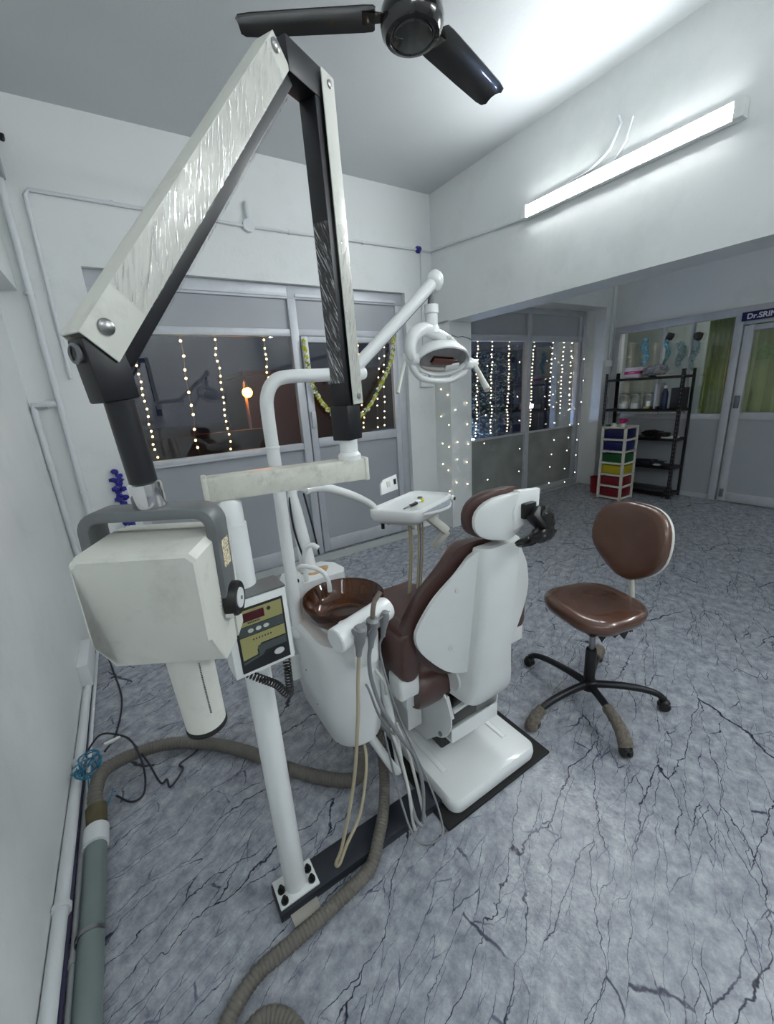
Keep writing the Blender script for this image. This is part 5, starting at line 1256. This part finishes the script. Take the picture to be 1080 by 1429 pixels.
tag(obj('tinsel_ball', blob(B(), (1.735,3.665,1.73), (.05,.03,.06), .5, 6, 3, 4.), pbr('silver_tinsel', rgb(170,186,192), .25, .5, var=.4, scale=80), ang=5), 'silvery tinsel ball stuck on the glass of the door behind the arm', 'ornament')
# dark blue flower string on the front wall at the far left
T = thing('flower_garland', 'dark blue flower garland on the front wall left of the window', 'garland', (-.10, 3.66, 1.0))
bm_ = pbr('dark_blue_petals', rgb(34,34,140), .6, var=.5, scale=60)
obj('string', tube(B(), [(-.09,3.662,1.12), (-.095,3.66,.9), (-.10,3.66,.58)], .002, 5), M['cable'], T)
for k in range(26):
    z = 1.10 - .52*k/25
    if .70 < z < .82 and k % 2: continue
    o = obj('flower', blob(B(), (-.098+.028*math.sin(k*2.3), 3.645+.01*math.sin(k), z+.01*math.cos(k*1.9)), (.024,.014,.020), .7, 5, 2, k*.7), bm_, T, ang=10)
# tinsel on the partition glass
tm = pbr('teal_tinsel', rgb(140,196,206), .25, .45, var=.55, scale=70); tm2 = pbr('pale_tinsel', rgb(170,200,200), .25, .45, var=.55, scale=70)
for i, (y, z0, z1, w, m_, lab) in enumerate(((3.00,2.0,1.69,.05,tm,'teal tinsel strand above the carton, leftmost on the partition glass'), (2.735,1.97,1.66,.035,tm,'thin teal tinsel strand, second from left on the partition glass'), (2.575,1.90,1.64,.06,tm2,'bushy pale tinsel strand, third from left on the partition glass'), (2.425,1.93,1.58,.045,tm2,'pale tinsel strand at the right end of the rack on the partition glass'))):
    T = thing('tinsel_strand', lab, 'tinsel', (6.04, y, z0), 'tinsel strands on the partition glass')
    b = B(); rnd = random.Random(i)
    for k in range(330):
        t = rnd.random(); z = z0+(z1-z0)*t; a = rnd.random()*PI; ww = w*(.55+.45*math.sin(PI*min(1,t+.15)))
        c = V((6.056-.012*rnd.random(), y + rnd.uniform(-.3,.3)*ww + .02*math.sin(t*7+i), z)); d = V((rnd.uniform(-.4,.1), math.cos(a), math.sin(a))).normalized()*ww*.7; e = V((rnd.uniform(-.5,.5), -math.sin(a), math.cos(a)))*.006
        q = [b.verts.new(c-d-e), b.verts.new(c+d-e), b.verts.new(c+d+e), b.verts.new(c-d+e)]; b.faces.new(q)
    obj('strand', b, m_, T, ang=5)
    if i in (1, 3): obj('rosette', blob(B(), (6.02, y-.03, z0+.03), (.03,.05,.05), .4, 5, 2, i), pbr('dark_rosette', rgb(50,44,44), .6), T)
for i, (y, z) in enumerate(((2.34,1.45),(2.33,1.30),(2.33,1.12),(2.35,1.60))):
    pass

# ================================================================== WORLD, CAMERA, 1.85
w = bpy.data.worlds.new('night'); sc.world = w; w.use_nodes = True
bg = w.node_tree.nodes['Background']; bg.inputs[0].default_value = rgb(30,34,48); bg.inputs[1].default_value = .25
cam = bpy.data.cameras.new('camera'); co = bpy.data.objects.new('camera', cam); COL.objects.link(co)
yaw, pit, rol = -.554972, .283991, -.0661636
c, s = math.cos, math.sin
Bm = Matrix(((1,0,0),(0,0,-1),(0,1,0)))
Ry = Matrix(((c(yaw),s(yaw),0),(-s(yaw),c(yaw),0),(0,0,1))); Rp = Matrix(((1,0,0),(0,c(pit),-s(pit)),(0,s(pit),c(pit)))); Rr = Matrix(((c(rol),-s(rol),0),(s(rol),c(rol),0),(0,0,1)))
R = Rr @ Rp @ Bm @ Ry                         # world -> (right, down, forward)
rows = (R[0], -R[1], -R[2])                   # right, up, back
Mw = Matrix([[rows[j][i] for j in range(3)] for i in range(3)]).to_4x4(); Mw.translation = V((0,0,1.55))
co.matrix_world = Mw
cam.sensor_fit = 'HORIZONTAL'; cam.sensor_width = 36.; cam.lens = 569.862/1080*36.; cam.clip_start = .02; cam.clip_end = 200
sc.camera = co
sc.view_settings.view_transform = 'Standard'; sc.view_settings.look = 'None'; sc.view_settings.gamma = 1.; sc.view_settings.use_curve_mapping = False
sc.view_settings.exposure = 1.85
sc.cycles.use_denoising = True; sc.cycles.max_bounces = 8; sc.cycles.diffuse_bounces = 5; sc.cycles.transparent_max_bounces = 16; sc.cycles.sample_clamp_indirect = 6.
